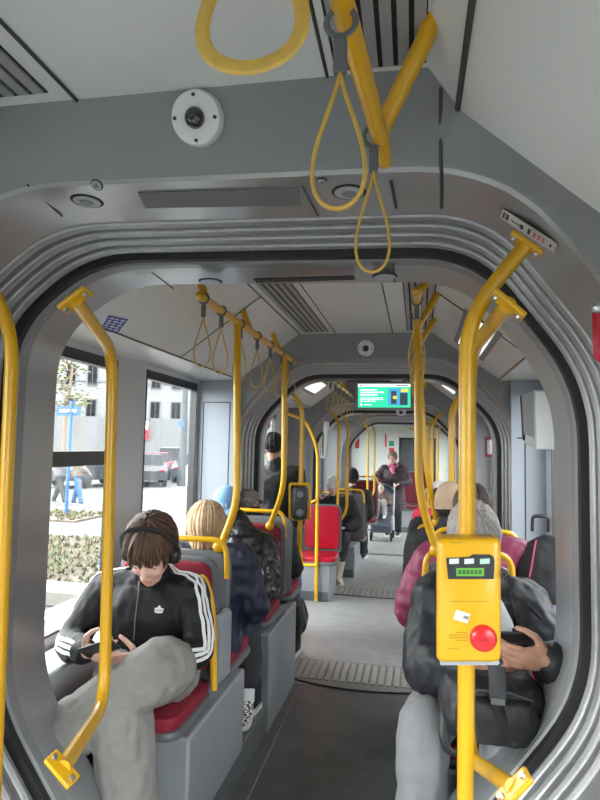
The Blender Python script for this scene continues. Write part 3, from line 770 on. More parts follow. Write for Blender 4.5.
# ------------------------------------------------------------------ displays
t = thing('information_display', 'green passenger information screen hanging under the third bulkhead', 'screen', (0, 7.17, 2.31))
YS = 7.16
f = lambda px, py, h: at(px, py, YS) - V((0, h, 0))
def sp(x0, y0, x1, y1, h0, h1): return MB().prism([(x0, y0), (x1, y0), (x1, y1), (x0, y1)], f, h0, h1)
sp(355.5, 382.5, 412.5, 409.5, -.06, 0).build('housing', mat('housing_grey', (.30, .31, .32), .4), t, bevel=.004)
def scr(n, c, e=.75): return mat(n, c, .3, emit=e)
GRN = scr('screen_green', (.03, .52, .27)); SWH = scr('screen_white', (.80, .84, .86)); SBL = scr('screen_blue', (.05, .28, .48)); SDK = scr('screen_dark', (.03, .05, .06)); SYE = scr('screen_yellow', (.72, .50, .06))
sp(358, 384, 410.5, 407.5, 0, .004).build('screen', GRN, t)
sp(358, 384, 410.5, 386.8, .004, .006).build('header_bar', SWH, t)
sp(360, 384.8, 362, 386, .006, .007).build('header_clock', SDK, t); sp(397, 384.9, 408, 385.9, .006, .007).build('header_text', SDK, t)
for y, x1, hh in ((389.2, 377, 1.5), (391.7, 384, 1.5), (394.2, 377.5, 1.5), (397.6, 383, .8), (399.2, 384, .8), (400.8, 376, .8), (404.2, 372, .9)):
    x = 360.5 if y < 404 else 364
    while x < x1:
        wv = random.uniform(2, 4.5); sp(x, y, min(x + wv, x1), y + hh, .004, .006).build('text_line', SWH, t, False); x += wv + .5
sp(360.5, 403.2, 362.2, 405.5, .004, .006).build('logo_mark', SWH, t)
sp(388, 388.5, 408, 405.5, .004, .006).build('picture', SBL, t)
sp(391, 391, 396.5, 404, .006, .007).build('picture_door', SDK, t); sp(400, 393, 407.5, 405, .006, .007).build('picture_door', SDK, t)
sp(393, 396, 397, 399, .007, .008).build('picture_person', SYE, t); sp(401, 389, 408, 392, .006, .007).build('picture_sign', SYE, t)
# side monitor on the right
t = thing('hanging_monitor', 'pale grey double sided monitor hanging by the right window', 'screen', (1.03, 3.4, 1.7))
q = [at(521, 396, 3.45), at(534, 390, 3.25), at(536, 450, 3.25), at(523.5, 443, 3.45)]
e = [p + V((.15, .02, 0)) for p in q]
MB().loft([q, e]).build('case', mat('monitor_case', (.50, .52, .51), .4), t, bevel=.008)
q2 = [p + V((-.006, -.004, 0)) for p in q]
def lerp4(u, v): return (q2[0] * (1 - u) + q2[1] * u) * (1 - v) + (q2[3] * (1 - u) + q2[2] * u) * v
MB().loft([[lerp4(u, v) + V((h, h * .6, 0)) for u, v in ((0, .0), (.12, .0), (.12, .93), (0, .93))] for h in (0, .012)]).build('bezel', INK, t, False)
MB().loft([[lerp4(u, v) + V((h, h * .6, 0)) for u, v in ((.14, .02), (.95, .02), (.95, .80), (.14, .80))] for h in (0, .012)]).build('screen', mat('screen_off', (.33, .35, .37), .15), t, False)
# wall fittings
def hammer(label, p, n, s=1):
    p = V(p); t = thing('emergency_hammer', label, 'hammer', p)
    rbox(p, (.07 * s, .03, .17 * s), .02, Matrix.Rotation(math.atan2(-n[0], -n[1]) * -1, 3, 'Z')).build('holder', REDP, t)
    MB().cap(p + V(n) * .02 + V((0, 0, -.05 * s)), p + V(n) * .02 + V((0, 0, .06 * s)), .012, .012).build('handle', REDP, t)
    MB().cap(p + V(n) * .022 + V((-.02, 0, .065 * s)), p + V(n) * .022 + V((.02, 0, .065 * s)), .012, .008).build('head', ALU, t)
hammer('red emergency hammer at the right edge beside the bellows ribs', at(606, 333, 1.25), (0, -1, 0), .7)
hammer('red hammer holder on the cream wall above the standing man', at(267, 421, 5.3), (1, 0, 0), .95)
hammer('red hammer holder on the end wall, left of the woman with the stroller', at(357, 443, 13.38), (0, -1, 0), 1.4)
t = thing('fire_extinguisher_box', 'small red framed case on the cream wall at the right of the second joint', 'safety case', at(489, 447, 5.4))
p = at(489, 447, 5.4); rbox(p, (.07, .05, .17), .015).build('frame', mat('dark_red', (.20, .03, .03), .5), t); rbox(p - V((0, .02, 0)), (.045, .03, .13), .01).build('pane', GREYL, t)
t = thing('phone_box', 'slim white device on the blue wall left of the third joint', 'device', at(325, 440, 7.2))
p = at(325, 440, 7.24); rbox(p, (.07, .05, .46), .02, Matrix.Rotation(radians(4), 3, 'Y')).build('case', WHITE, t); rbox(p + V((-.02, -.02, -.05)), (.02, .03, .3), .008).build('slot', CLIPG, t)
t = thing('notice_panel', 'white end wall panel with green and red stickers behind the woman with the stroller', 'notice', at(391, 440, 13.35))
f = lambda px, py, h: at(px, py, 13.395) - V((0, h, 0))
MB().prism([(386.5, 433), (399, 433), (399, 462), (386.5, 462)], f, 0, .02).build('panel', PAPER, t)
MB().prism([(389, 441), (394, 441), (394, 446), (389, 446)], f, .02, .025).build('green_sticker', mat('green_sticker', (.03, .33, .20), .5), t)
MB().prism([(389, 448), (394, 448), (394, 452), (389, 452)], f, .02, .025).build('red_sticker', mat('red_sticker', (.6, .03, .05), .5), t)
MB().prism([(385, 434), (386.5, 434), (386.5, 447), (385, 447)], f, .02, .03).build('red_strip', mat('red_sticker', (.6, .03, .05), .5), t)
# ------------------------------------------------------------------ people
def ik(a, t, l1, l2, hint):
    a, t, hint = V(a), V(t), V(hint); d = t - a; L = min(d.length, (l1 + l2) * .999); L = max(L, abs(l1 - l2) + .01)
    u = d.normalized(); x = (l1 * l1 - l2 * l2 + L * L) / (2 * L); h = sqrt(max(0, l1 * l1 - x * x))
    p = hint - u * hint.dot(u); p = p.normalized() if p.length > 1e-6 else u.orthogonal()
    return a + u * x + p * h, a + u * L
def hand(mb, w, d, n, side, curl=.5, s=1.0):
    """w wrist, d finger direction, n palm normal (towards what is held), side = direction of the thumb"""
    d = V(d).normalized(); n = V(n); n = (n - d * n.dot(d)).normalized(); q = V(side); q = (q - d * q.dot(d) - n * q.dot(n)).normalized()
    M = Matrix((q, n, d)).transposed()
    mb.cap(w - d * .03, w + d * .02 * s, .027 * s, .026 * s)
    mb.ell(w + d * .055 * s, (.042 * s, .017 * s, .052 * s), M)
    for k, (o, ln) in enumerate(((.031, .072), (.0105, .082), (-.0105, .077), (-.030, .060))):
        p = w + d * .092 * s + q * o * s; a = 0
        for j, fr in enumerate((.45, .32, .26)):
            a += curl * (.9 if j == 0 else 1.0); e = p + (d * cos(a) + n * sin(a)) * ln * fr * s
            mb.cap(p, e, (.0098 - j * .0008) * s, (.0092 - j * .0008) * s, 8); p = e
    p = w + d * .025 * s + q * .030 * s
    for j, (dd, ln, r) in enumerate(((d * .5 + q * .75 + n * .3, .042, .0135), (d * .85 + q * .35 + n * .45, .034, .011), (d * .9 + q * .0 + n * .6, .027, .0095))):
        e = p + dd.normalized() * ln * s; mb.cap(p, e, r * s, r * .93 * s, 8); p = e

def oring(c, R, D, hw, hd, n=20, p=2.4):
    out = []
    for i in range(n):
        a = 2 * pi * i / n; ca, sa = cos(a), sin(a)
        out.append(c + R * (hw * math.copysign(abs(ca) ** (2 / p), ca)) + D * (hd * math.copysign(abs(sa) ** (2 / p), sa)))
    return out

def headprims(mb, c, f, u, s=1.0, hs=1.0):
    s = s * hs
    r = f.cross(u).normalized(); M = Matrix((r, f, u)).transposed()
    P = lambda a, b, k: c + (r * a + f * b + u * k) * s
    E = lambda q, rad, n=14: mb.ell(P(*q), [x * s for x in rad], M, n)
    E((0, -.008, .018), (.073, .094, .092), 20)
    E((0, .022, -.05), (.058, .066, .066)); E((0, .03, -.02), (.064, .062, .06))
    E((0, .066, -.100), (.024, .020, .018)); E((0, .045, -.092), (.042, .04, .028))
    E((0, .078, .014), (.050, .016, .012)); 
    for q in (-1, 1):
        E((.034 * q, .060, -.040), (.024, .024, .024)); E((.073 * q, -.006, -.028), (.010, .019, .030)); E((.07 * q, 0, -.05), (.008, .010, .012))
    mb.cap(P(0, .084, .0), P(0, .106, -.042), .0075 * s, .0105 * s, 10)
    for q in (-1, 1): E((.011 * q, .098, -.046), (.008, .010, .007))
    E((0, .088, -.072), (.022, .010, .0065)); E((0, .085, -.082), (.019, .010, .007))
    return P, M

def face(t, body, P, M, s, brow=(.05, .03, .02), glasses=False, lips=LIPS):
    iris = mat('iris_brown', (.05, .03, .02), .2)
    for q in (-1, 1):
        dn = t.get('down', 0); e = MB().ell(P(.031 * q, .076 - .004 * dn, -.008 - .006 * dn), (.0115 * s, .0105 * s, (.0095 - .006 * dn) * s), M, 12).build('eye', EYEW, t)
        MB().ell(P(.031 * q, .0845 - .0045 * dn, -.010 - .006 * dn), ((.0048 + .005 * dn) * s, .0028 * s, (.0048 - .002 * dn) * s), M, 10).build('iris', iris, e)
        MB().tube([P(.014 * q, .090, .010), P(.031 * q, .092, .017), P(.050 * q, .078, .012)], [.0028 * s, .0038 * s, .002 * s], 6).build('eyebrow', mat('brow_%d' % int(brow[0] * 999), brow, .8), t)
    MB().ell(P(0, .0935, -.0715), (.021 * s, .0055 * s, .0038 * s), M, 12).build('lips', lips, t)
    MB().ell(P(0, .0915, -.081), (.017 * s, .0055 * s, .0042 * s), M, 12).build('lips', lips, t)
    if glasses:
        g = MB()
        for q in (-1, 1):
            g.tube([P(.032 * q + cos(a) * .023, .098, -.010 + sin(a) * .018) for a in [2 * pi * k / 18 for k in range(18)]], .0016 * s, 6, closed=True)
            g.tube([P(.054 * q, .096, -.004), P(.078 * q, .0, -.006)], .0015 * s, 6)
        g.tube([P(-.010, .098, -.006), P(.010, .098, -.006)], .0016 * s, 6)
        g.build('glasses', BLACK, t)

def hairlocks(t, P, M, s, mt, n, low, hang, r0=.012, name='hair', spread=1.0, front=None, top=(62, 88), seed=1, wild=1.09, jit=.16, cap=(.080, .100, .098), fwd=0):
    """strands growing from the crown over the skull; low(az) = lowest elevation in degrees, hang = free length below it"""
    rnd = random.Random(seed); mb = MB()
    mb.ell(P(0, -.016, .024), [x * s for x in cap], M, 22)
    for k in range(n):
        az = 2 * pi * (k + rnd.random() * .6) / n; lo = low(az); 
        if lo is None: continue
        e0 = radians(rnd.uniform(*top)); pts = []; rs = []; sg = 7; jl = rnd.uniform(-.5, .5) * jit; q = rnd.uniform(1.0, wild)
        for j in range(sg + 1):
            tt = j / sg; el = e0 * (1 - tt) + radians(lo) * tt; a2 = az + jl * tt
            x = cos(el) * sin(a2) * .080 * q; y = cos(el) * cos(a2) * .101 * q - .012; z = sin(el) * .099 * q + .022
            pts.append(P(x, y, z)); rs.append(r0 * s * (.7 + .3 * sin(pi * tt)))
        h = hang(az) if callable(hang) else hang
        if h:
            h *= rnd.uniform(.85, 1.12); b = pts[-1]; out = (b - P(0, 0, b.length * 0)).normalized(); prev = pts[-1] - pts[-2]
            dv = prev.normalized()
            for j in range(1, 5):
                dv = (dv * .55 + V((0, 0, -1)) * .45 + M @ V((rnd.uniform(-.06, .06), rnd.uniform(-.06, .06), 0))).normalized()
                pts.append(pts[-1] + dv * (h * s / 4)); rs.append(r0 * s * (.92 - .18 * j))
        else: rs[-1] *= .35
        mb.tube(pts, rs, 6)
    return mb.build(name, mt, t, angle=80)
def hairmat(name, col, var=.45):
    return mat(name, col, .5, var=var, scale=26, bump=.5, bscale=70, stretch=(3.2, 3.2, .5))
HB = hairmat('hair_brown', (.085, .042, .022)); HBL = hairmat('hair_blonde', (.60, .42, .25), .25); HBK = hairmat('hair_black', (.016, .013, .012)); HGR = hairmat('hair_grey', (.40, .37, .35), .3); HBR = hairmat('hair_dark_brown', (.045, .030, .024))

def beanie(t, P, M, s, mt, name='knit_hat', fold=True, drop=0):
    mb = MB(); prof = []
    rings = []
    for j in range(13):
        el = -.28 + drop + (pi / 2 + .28 - drop) * j / 12; ce, se = cos(el), sin(el)
        rings.append([P(.088 * ce * cos(2 * pi * i / 36) * (1 + .018 * (i % 2)), .109 * ce * sin(2 * pi * i / 36) * (1 + .018 * (i % 2)) - .012, .125 * max(se, 0) + .115 * min(se, 0) + .028) for i in range(36)])
    mb.loft(rings); h = mb.build(name, mt, t)
    if fold:
        m2 = MB(); rings = []
        for el, k in ((-.34 + drop, 1.0), (-.34 + drop, 1.07), (.1 + drop, 1.08), (.12 + drop, 1.0)):
            rings.append([P(.09 * k * cos(el) * cos(2 * pi * i / 36), .111 * k * cos(el) * sin(2 * pi * i / 36) - .012, .115 * sin(el) + .028) for i in range(36)])
        m2.loft(rings, loop=True).build('folded_brim', mt, h)
    return h
def cap_hat(t, P, M, s, mt, peak=True, flat=False, name='cap', logo=None):
    mb = MB(); rings = []
    for j in range(9):
        el = -.05 + (pi / 2 + .05) * j / 8
        rings.append([P(.086 * cos(el) ** (.6 if flat else 1) * cos(2 * pi * i / 28), .108 * cos(el) ** (.6 if flat else 1) * sin(2 * pi * i / 28) - .01, (.075 if flat else .105) * sin(el) + .034) for i in range(28)])
    h = mb.loft(rings).build(name, mt, t)
    if peak:
        pk = []
        for k in (0, 1): pk.append([P(.072 * cos(a) * 1.0, .085 + .075 * sin(a), .040 - .006 * k - .016 * sin(a)) for a in [pi * i / 14 for i in range(15)]])
        MB().loft(pk).build('peak', mt, h)
    if logo:
        for k in range(3):
            MB().box(P(-.022 + k * .022, .098 - abs(k - 1) * .004, .062), (.011 * s, .008 * s, .022 * s), M).build('logo_mark', logo, h)
    return h

def limbpts(a, b, c, ra, rb, rc):
    """smooth bent limb through joint b"""
    return a, b, c, ra, rb, rc
def limb(mb, a, b, c, ra, rb, rc, n=14):
    a, b, c = V(a), V(b), V(c); pts = []; rs = []
    L1 = (b - a).length; L2 = (c - b).length; rr = min(.07, L1 * .3, L2 * .3)
    A = b + (a - b).normalized() * rr; B = b + (c - b).normalized() * rr
    for k in range(5): tt = k / 5; pts.append(a.lerp(A, tt)); rs.append(ra + (rb - ra) * tt * .9)
    for k in range(6): tt = k / 5; pts.append(A * (1 - tt) ** 2 + b * (2 * tt * (1 - tt)) + B * tt * tt); rs.append(rb)
    for k in range(1, 6): tt = k / 5; pts.append(B.lerp(c, tt)); rs.append(rb + (rc - rb) * tt)
    mb.tube(pts, rs, n)
    mb.ell(a, (ra,) * 3, n=12); mb.ell(c, (rc,) * 3, n=12)
    return pts, rs

def person(label, base, F, hip, D):
    F = V(F).normalized(); R = F.cross(Z).normalized(); s = D.get('s', 1.0); hip = V(hip)
    lean = radians(D.get('lean', 5)); S = Z * cos(lean) + F * sin(lean); DP = S.cross(R) * -1  # forward normal of the torso
    DP = (F - S * F.dot(S)).normalized()
    side = D.get('side', 0)
    S = (S + R * side).normalized()
    neck = V(D['neck']) if 'neck' in D else hip + S * .50 * s
    S = (neck - hip).normalized(); tl = (neck - hip).length
    sw = D.get('sw', .18) * s
    sh = {q: V(D['sh' + q]) if 'sh' + q in D else hip + S * tl * .88 + R * (sw * k) for q, k in (('R', 1), ('L', -1))}
    hf = V(D.get('look', F)).normalized(); hu = V(D.get('up', Z)); hu = (hu - hf * hu.dot(hf)).normalized()
    hc = V(D['head']) if 'head' in D else neck + S * .13 * s + F * .03 * s
    t = thing('person', label, 'person', base)
    wr = {}; el = {}; kn = {}; an = {}
    for q, k in (('R', 1), ('L', -1)):
        w = V(D['wr' + q]) if 'wr' + q in D else hip + F * .30 + R * (.07 * k) + Z * .10
        hint = V(D.get('eh' + q, R * (k * .9) - Z * .6 - F * .3))
        el[q], wr[q] = ik(sh[q], w, .29 * s, .26 * s, hint)
        if 'el' + q in D: el[q] = V(D['el' + q]); wr[q] = w
        h = hip + R * (.09 * k * s)
        a = V(D['an' + q]) if 'an' + q in D else h + F * .44 * s + R * (.04 * k) - Z * .40
        if 'kn' + q in D: kn[q] = V(D['kn' + q]); an[q] = a
        else: kn[q], an[q] = ik(h, a, .44 * s, .43 * s, V(D.get('kh', F + Z * .6)))
    vox = D.get('vox', .007)
    # body
    b = MB(); R2 = R
    W = D.get('wide', 1.0)
    rings = [(-.10, .10, .08), (-.04, .155, .105), (.06, .155, .11), (.18, .135, .10), (.30, .155, .11), (.39, .15, .09), (.44, .11, .07), (.49, .055, .055)]
    b.loft([oring(hip + S * (tl * h / .50), R, DP, w * s * W, d * s * W) for h, w, d in rings])
    b.cap(hip + S * tl * .92, hc - hu * .05 * s - hf * .015 * s, .054 * s, .052 * s)
    P, M = headprims(b, hc, hf, hu, s, D.get('hs', 1.0))
    for q, k in (('R', 1), ('L', -1)):
        b.cap(hip + S * tl * .80, sh[q], .08 * s, .055 * s)
        limb(b, sh[q], el[q], wr[q], .048 * s, .036 * s, .026 * s)
        hd = D.get('hd' + q); dd = (wr[q] - el[q]).normalized()
        if hd: hand(b, wr[q], V(hd[0]), V(hd[1]), V(hd[2]), hd[3] if len(hd) > 3 else .5, s)
        else: hand(b, wr[q], dd, -Z + F * .2, -R * k + F * .4, .35, s)
        h = hip + R * (.09 * k * s)
        limb(b, h, kn[q], an[q], .075 * s, .05 * s, .034 * s)
        td = V(D.get('toe' + q, F)).normalized()
        b.cap(an[q] - Z * .045 * s - td * .03 * s, an[q] - Z * .055 * s + td * .13 * s, .034 * s, .026 * s)
    skin = D.get('skin', SKIN)
    remesh(b, 'body', skin, t, D.get('bvox', vox), 3)
    if D.get('down'): t['down'] = 1
    if D.get('face', True): face(t, b, P, M, s, D.get('brow', (.05, .03, .02)), D.get('glasses', False))
    if 'down' in t: del t['down']
    if False: face(t, b, P, M, s, D.get('brow', (.05, .03, .02)), D.get('glasses', False))
    # top
    J = D['top']; ft = J.get('fat', .02); j = MB(); lo = J.get('hem', -.05)
    rr = [(lo, .168 + J.get('flare', 0), .118 + J.get('flare', 0))]
    if lo < -.12: rr.append((-.03, .166, .12))
    rr += [(.06, .158, .118), (.18, .150, .112), (.30, .168, .122), (.39, .165, .105), (.44, .125, .085)]
    j.loft([oring(hip + (S if h > 0 else Z) * (tl * h / .50), R, DP, (w * W + ft) * s, (d * W + ft) * s) for h, w, d in rr])
    for q, k in (('R', 1), ('L', -1)):
        j.cap(hip + S * tl * .80, sh[q], (.085 + ft * .7) * s, (.060 + ft) * s)
        e2 = wr[q] + (el[q] - wr[q]).normalized() * J.get('cuff', .015)
        limb(j, sh[q], el[q], e2, (.058 + ft) * s, (.046 + ft * .9) * s, (.033 + ft * .6) * s)
    nk = J.get('collar', .05)
    if nk:
        j.cap(hip + S * tl * .90, hip + S * tl * .97 + (hc - neck).normalized() * nk * s, (.078 + ft * .4) * s, (.066 + ft * .3) * s)
    if J.get('hood'):
        hb = hip + S * tl * .93 - DP * .07
        j.ell(hb, (.13 * s, .07 * s, .06 * s), Matrix((R, DP, S)).transposed())
    jk = remesh(j, J.get('name', 'jacket'), J['mat'], t, vox, J.get('smooth', 4), J.get('disp', .012), J.get('dsize', .07))
    # trousers
    pm = D['pants']; pf = pm.get('fat', .015); p = MB()
    p.ell(hip - S * .0, (.165 * s * W + pf, .125 * s * W + pf, .12 * s), Matrix((R, DP, S)).transposed(), 18)
    for q, k in (('R', 1), ('L', -1)):
        h = hip + R * (.09 * k * s); ae = an[q] + (kn[q] - an[q]).normalized() * pm.get('crop', .0)
        limb(p, h, kn[q], ae, (.088 + pf) * s, (.062 + pf) * s, (.048 + pf + pm.get('flare', 0)) * s, 16)
    remesh(p, pm.get('name', 'trousers'), pm['mat'], t, vox, 4, pm.get('disp', .012), pm.get('dsize', .08))
    # shoes
    shm = D.get('shoes', SHOEB)
    for q, k in (('R', 1), ('L', -1)):
        td = V(D.get('toe' + q, F)).normalized(); sd = td.cross(Z).normalized(); un = sd.cross(td).normalized()
        c0 = an[q] - un * .065 * s
        sh_ = MB(); rings = []
        for tt, w, h in ((-.075, .015, .03), (-.065, .030, .05), (-.03, .036, .075), (.02, .038, .08), (.07, .042, .055), (.12, .045, .042), (.165, .038, .032), (.19, .015, .015)):
            c = c0 + td * tt * s + un * (h * .5 - .012) * s
            rings.append(oring(c, sd, un, w * s, h * .5 * s + .006, 14, 2.3))
        so = sh_.loft(rings).build('shoe', shm, t)
        sl = MB(); rings = []
        for tt, w in ((-.078, .02), (-.06, .034), (.0, .037), (.07, .045), (.12, .048), (.17, .040), (.195, .016)):
            c = c0 + td * tt * s - un * .018 * s; rings.append([c + sd * w * s + un * .009, c - sd * w * s + un * .009, c - sd * w * s - un * .012, c + sd * w * s - un * .012])
        sl.loft(rings).build('sole', D.get('sole', SOLE), so)
        if D.get('boot'): MB().tube([an[q] - Z * .03, an[q] + (kn[q] - an[q]).normalized() * .17], [.058, .066], 14).build('boot_shaft', shm, so)
        if D.get('sock'): MB().tube([an[q] - Z * .02, an[q] + (kn[q] - an[q]).normalized() * .14], [.043, .047], 14).build('sock', D['sock'], t)
    return dict(t=t, P=P, M=M, s=s, R=R, F=F, S=S, DP=DP, sh=sh, el=el, wr=wr, kn=kn, an=an, hip=hip, neck=neck, hc=hc, jk=jk, tl=tl, hf=hf, hu=hu)

def ribbon(pts, wd, w, tree, mt, name, parent, lift=.0025, off=None):
    """cloth strip laid on a surface along pts (3D guide points outside the surface, projected to it)"""
    L = []; Rr = []; pts = [V(p) for p in pts]
    fine = []
    for i in range(len(pts) - 1):
        for k in range(8): fine.append(pts[i].lerp(pts[i + 1], k / 8))
    fine.append(pts[-1]); rings = []
    for i, p in enumerate(fine):
        a = fine[max(0, i - 1)]; b = fine[min(len(fine) - 1, i + 1)]
        h, n, _, _ = tree.find_nearest(p)
        tg = (b - a).normalized(); sd = n.cross(tg).normalized()
        h1, n1, _, _ = tree.find_nearest(h + sd * w / 2); h2, n2, _, _ = tree.find_nearest(h - sd * w / 2)
        rings.append([h1 + n1 * lift, h2 + n2 * lift, h2 - n2 * .002, h1 - n1 * .002])
    return MB().loft(rings).build(name, mt, parent, angle=70)

NAVY = quilt('navy_puffer', (.016, .019, .042), .6, 24); BLKP = mat('black_puffer', (.019, .020, .024), .52, bump=.35, bscale=11, spec=.35)
TRACK = mat('black_tracksuit', (.009, .009, .011), .6, bump=.4, bscale=14, spec=.3); SWEAT = mat('grey_sweatpants', (.245, .238, .225), .85, var=.06, scale=30, bump=.6, bscale=11, spec=.2)
LEATHER = mat('black_leather', (.013, .013, .014), .32, bump=.4, bscale=30); DKCLOTH = mat('dark_cloth', (.018, .018, .021), .8, var=.2, scale=40)
JEANS = mat('blue_jeans', (.07, .14, .28), .8, var=.2, scale=60); GREYT = mat('dark_grey_trousers', (.03, .03, .033), .8, var=.15, scale=40)
WCL = mat('white_cloth', (.75, .75, .76), .8); BEIGEB = mat('beige_boot', (.55, .49, .40), .6)

# 1 --- seated boy with headphones, looking down at his phone
hip = V((-.735, 2.44, .745))
boy = person('person with brown hair and black headphones in a black track jacket', (-.735, 2.44, .165), (0, -1, 0), hip, dict(
    neck=(-.715, 2.41, 1.17), head=at(151, 549, 2.27), look=(.10, -.80, -.58), up=(.06, -.3, 1), shR=(-.925, 2.42, 1.07), shL=(-.545, 2.42, 1.075),
    elR=(-1.025, 2.31, .865), wrR=(-.85, 2.14, .905), elL=(-.455, 2.33, .865), wrL=(-.63, 2.17, .875),
    hdR=((.85, -.5, .15), (.5, .7, .5), (-.1, -.5, .9), .5), hdL=((-.95, -.35, .15), (.3, .8, .4), (0, -.4, .9), .4),
    knL=(-.505, 2.09, .90), anL=(-.865, 2.075, .64), toeL=(-.75, -.5, -.30), knR=(-.655, 2.06, .755), anR=(-.625, 2.13, .30), toeR=(0, -1, 0),
    hs=1.07, down=1, skin=SKINP, bvox=.0052, vox=.007, brow=(.03, .018, .012),
    top=dict(mat=TRACK, fat=.022, hem=-.03, disp=.014, dsize=.075, collar=.045, cuff=.02, name='track_jacket'),
    pants=dict(mat=SWEAT, fat=.046, flare=.012, disp=.016, dsize=.09, name='sweatpants'), shoes=mat('white_shoe', (.6, .6, .6), .6)))
b = boy; tr = bvh(b['jk'])
hairlocks(b['t'], b['P'], b['M'], 1.07, HB, 190, lambda a: (10 + 9 * sin(a * 5 + 1)) if cos(a) > .35 else (-14 if cos(a) > -.3 else -38), lambda a: .022 if cos(a) > .35 else .03, .0095, seed=3, jit=.9, wild=1.18, cap=(.079, .098, .096))
# stripes on the sleeves
sm = mat('white_stripe', (.78, .78, .80), .7)
def sleeve_stripes(b, q, outdir, colr, n=3, gap=.025, w=.0135, start=None):
    sh, el, wr = b['sh'][q], b['el'][q], b['wr'][q]; nk = b['neck']
    for k in range(n):
        o = (k - 1) * gap
        ax1 = (el - sh).normalized(); od = (V(outdir) - ax1 * V(outdir).dot(ax1)).normalized(); sd = ax1.cross(od)
        ax2 = (wr - el).normalized(); od2 = (V(outdir) - ax2 * V(outdir).dot(ax2)).normalized(); sd2 = ax2.cross(od2)
        if sd2.dot(sd) < 0: sd2 = -sd2
        p0 = nk.lerp(sh, .42) + Z * .10 + sd * o
        sdm = (sd + sd2).normalized(); odm = (od + od2).normalized()
        pts = [p0, sh.lerp(nk, .15) + Z * .09 + od * .02 + sd * o, sh + od * .085 + Z * .05 + sd * o, sh.lerp(el, .35) + od * .08 + sd * o, sh.lerp(el, .75) + od * .075 + sd * o, el + odm * .085 + sdm * o, el.lerp(wr, .3) + od2 * .07 + sd2 * o, el.lerp(wr, .65) + od2 * .06 + sd2 * o, el.lerp(wr, .88) + od2 * .05 + sd2 * o]
        ribbon(pts, None, w, tr, sm, 'sleeve_stripe', b['t'])
sleeve_stripes(boy, 'R', (-.9, -.25, .2), sm); sleeve_stripes(boy, 'L', (.85, -.5, .25), sm)
# zip and collar pull, chest emblem
def onj(px, py):
    d = (FW + RT * ((px - 300) / FPX) + UP * ((400 - py) / FPX)).normalized(); h, n, i, dd = tr.ray_cast(CAM, d); return h, n
zp = [onj(x, y) for x, y in ((140, 582), (139, 592), (137, 604), (135, 622), (134, 640))]
MB().tube([h + n * .002 for h, n in zp if h], .0022, 6).build('zip', CLIPG, b['t'])
if zp[0][0]: MB().box(zp[0][0] + zp[0][1] * .006 - Z * .004, (.006, .004, .022)).build('zip_pull', ALU, b['t'])
h, n = onj(159, 611)
if h:
    a = V((1, 0, 0)); a = (a - n * a.dot(n)).normalized(); u = n.cross(a); u = -u if u.z < 0 else u
    m = MB()
    for ang, ln, w in ((0, .030, .0095), (42, .026, .0092), (-42, .026, .0092)):
        dv = u * cos(radians(ang)) + a * sin(radians(ang)); sv = dv.cross(n); c = h + n * .003 - u * .008
        poly = [(sin(pi * k / 10) * w, ln * k / 10) for k in range(11)] + [(-sin(pi * k / 10) * w, ln * k / 10) for k in range(9, 0, -1)]
        m.prism(poly, lambda x, y, hh: c + dv * y + sv * x + n * hh, 0, .0015)
    m.build('chest_emblem', sm, b['t'], False)
    for k in range(2):
        c = h + n * .005 - u * (.001 - k * .005); MB().prism([(-.02, 0), (.02, 0), (.02, .0014), (-.02, .0014)], lambda x, y, hh: c + a * x + u * y + n * hh, 0, .0006).build('emblem_gap', TRACK, b['t'], False)
# headphones
P, M = b['P'], b['M']; t = thing('headphones', 'black over ear headphones worn over brown hair', 'headphones', P(0, 0, .12))
hr = M.col[0]; 
MB().tube([P(.094 * cos(a), .008 + .026 * sin(a), .008 + .121 * sin(a)) for a in [pi * k / 24 for k in range(25)]], .0095, 8, sx=2.3, sy=.8).build('headband', BLACK, t)
for q in (-1, 1):
    MB().lathe([(.001, -.012), (.032, -.012), (.037, -.004), (.038, .008), (.033, .020), (.02, .026), (.001, .027)], P(.084 * q, .0, -.022), M @ V((q, 0, 0)), 20).build('ear_cup', BLACK, t)
    MB().lathe([(.022, -.014), (.036, -.014), (.036, .0), (.022, .0)], P(.080 * q, .0, -.022), M @ V((q, 0, 0)), 20).build('ear_cushion', RUBBER, t)
def phone(label, c, d, n, w=.072, l=.148):
    c, d, n = V(c), V(d).normalized(), V(n); n = (n - d * n.dot(d)).normalized(); a = d.cross(n)
    t = thing('smartphone', label, 'phone', c); Mx = Matrix((a, n, d)).transposed()
    rbox(c, (w, .008, l), .010, Mx).build('case', BLACK, t); rbox(c + n * .0045, (w - .006, .001, l - .008), .008, Mx).build('screen', mat('phone_screen', (.02, .022, .03), .08), t)
    return t
phone('dark smartphone in the hands of the headphone wearer', V((-.755, 2.07, .945)), (.9, -.1, .35), (.0, .65, .75))

# 2 --- blonde woman, seen from behind
p2 = person('person with long straight blonde hair in a navy puffer jacket, seen from behind', (-.70, 3.0, .165), (0, 1, 0), (-.70, 3.0, .745), dict(
    lean=2, neck=(-.70, 3.03, 1.14), head=at(207, 528, 3.06), look=(-.05, 1, -.1), hs=1.12, wrR=(-.52, 3.32, .80), anR=(-.555, 3.42, .26), anL=(-.76, 3.44, .26), vox=.010, bvox=.009, face=True, elR=(-.44, 3.06, .86),
    top=dict(mat=NAVY, fat=.042, hem=-.12, disp=.016, collar=.06), pants=dict(mat=mat('navy_trousers', (.015, .018, .04), .8), fat=.02)))
hairlocks(p2['t'], p2['P'], p2['M'], 1.12, HBL, 200, lambda a: -32 if cos(a) < .62 else 22, lambda a: .21 if cos(a) < .5 else .08, .0095, seed=5, jit=.18, cap=(.084, .104, .10))
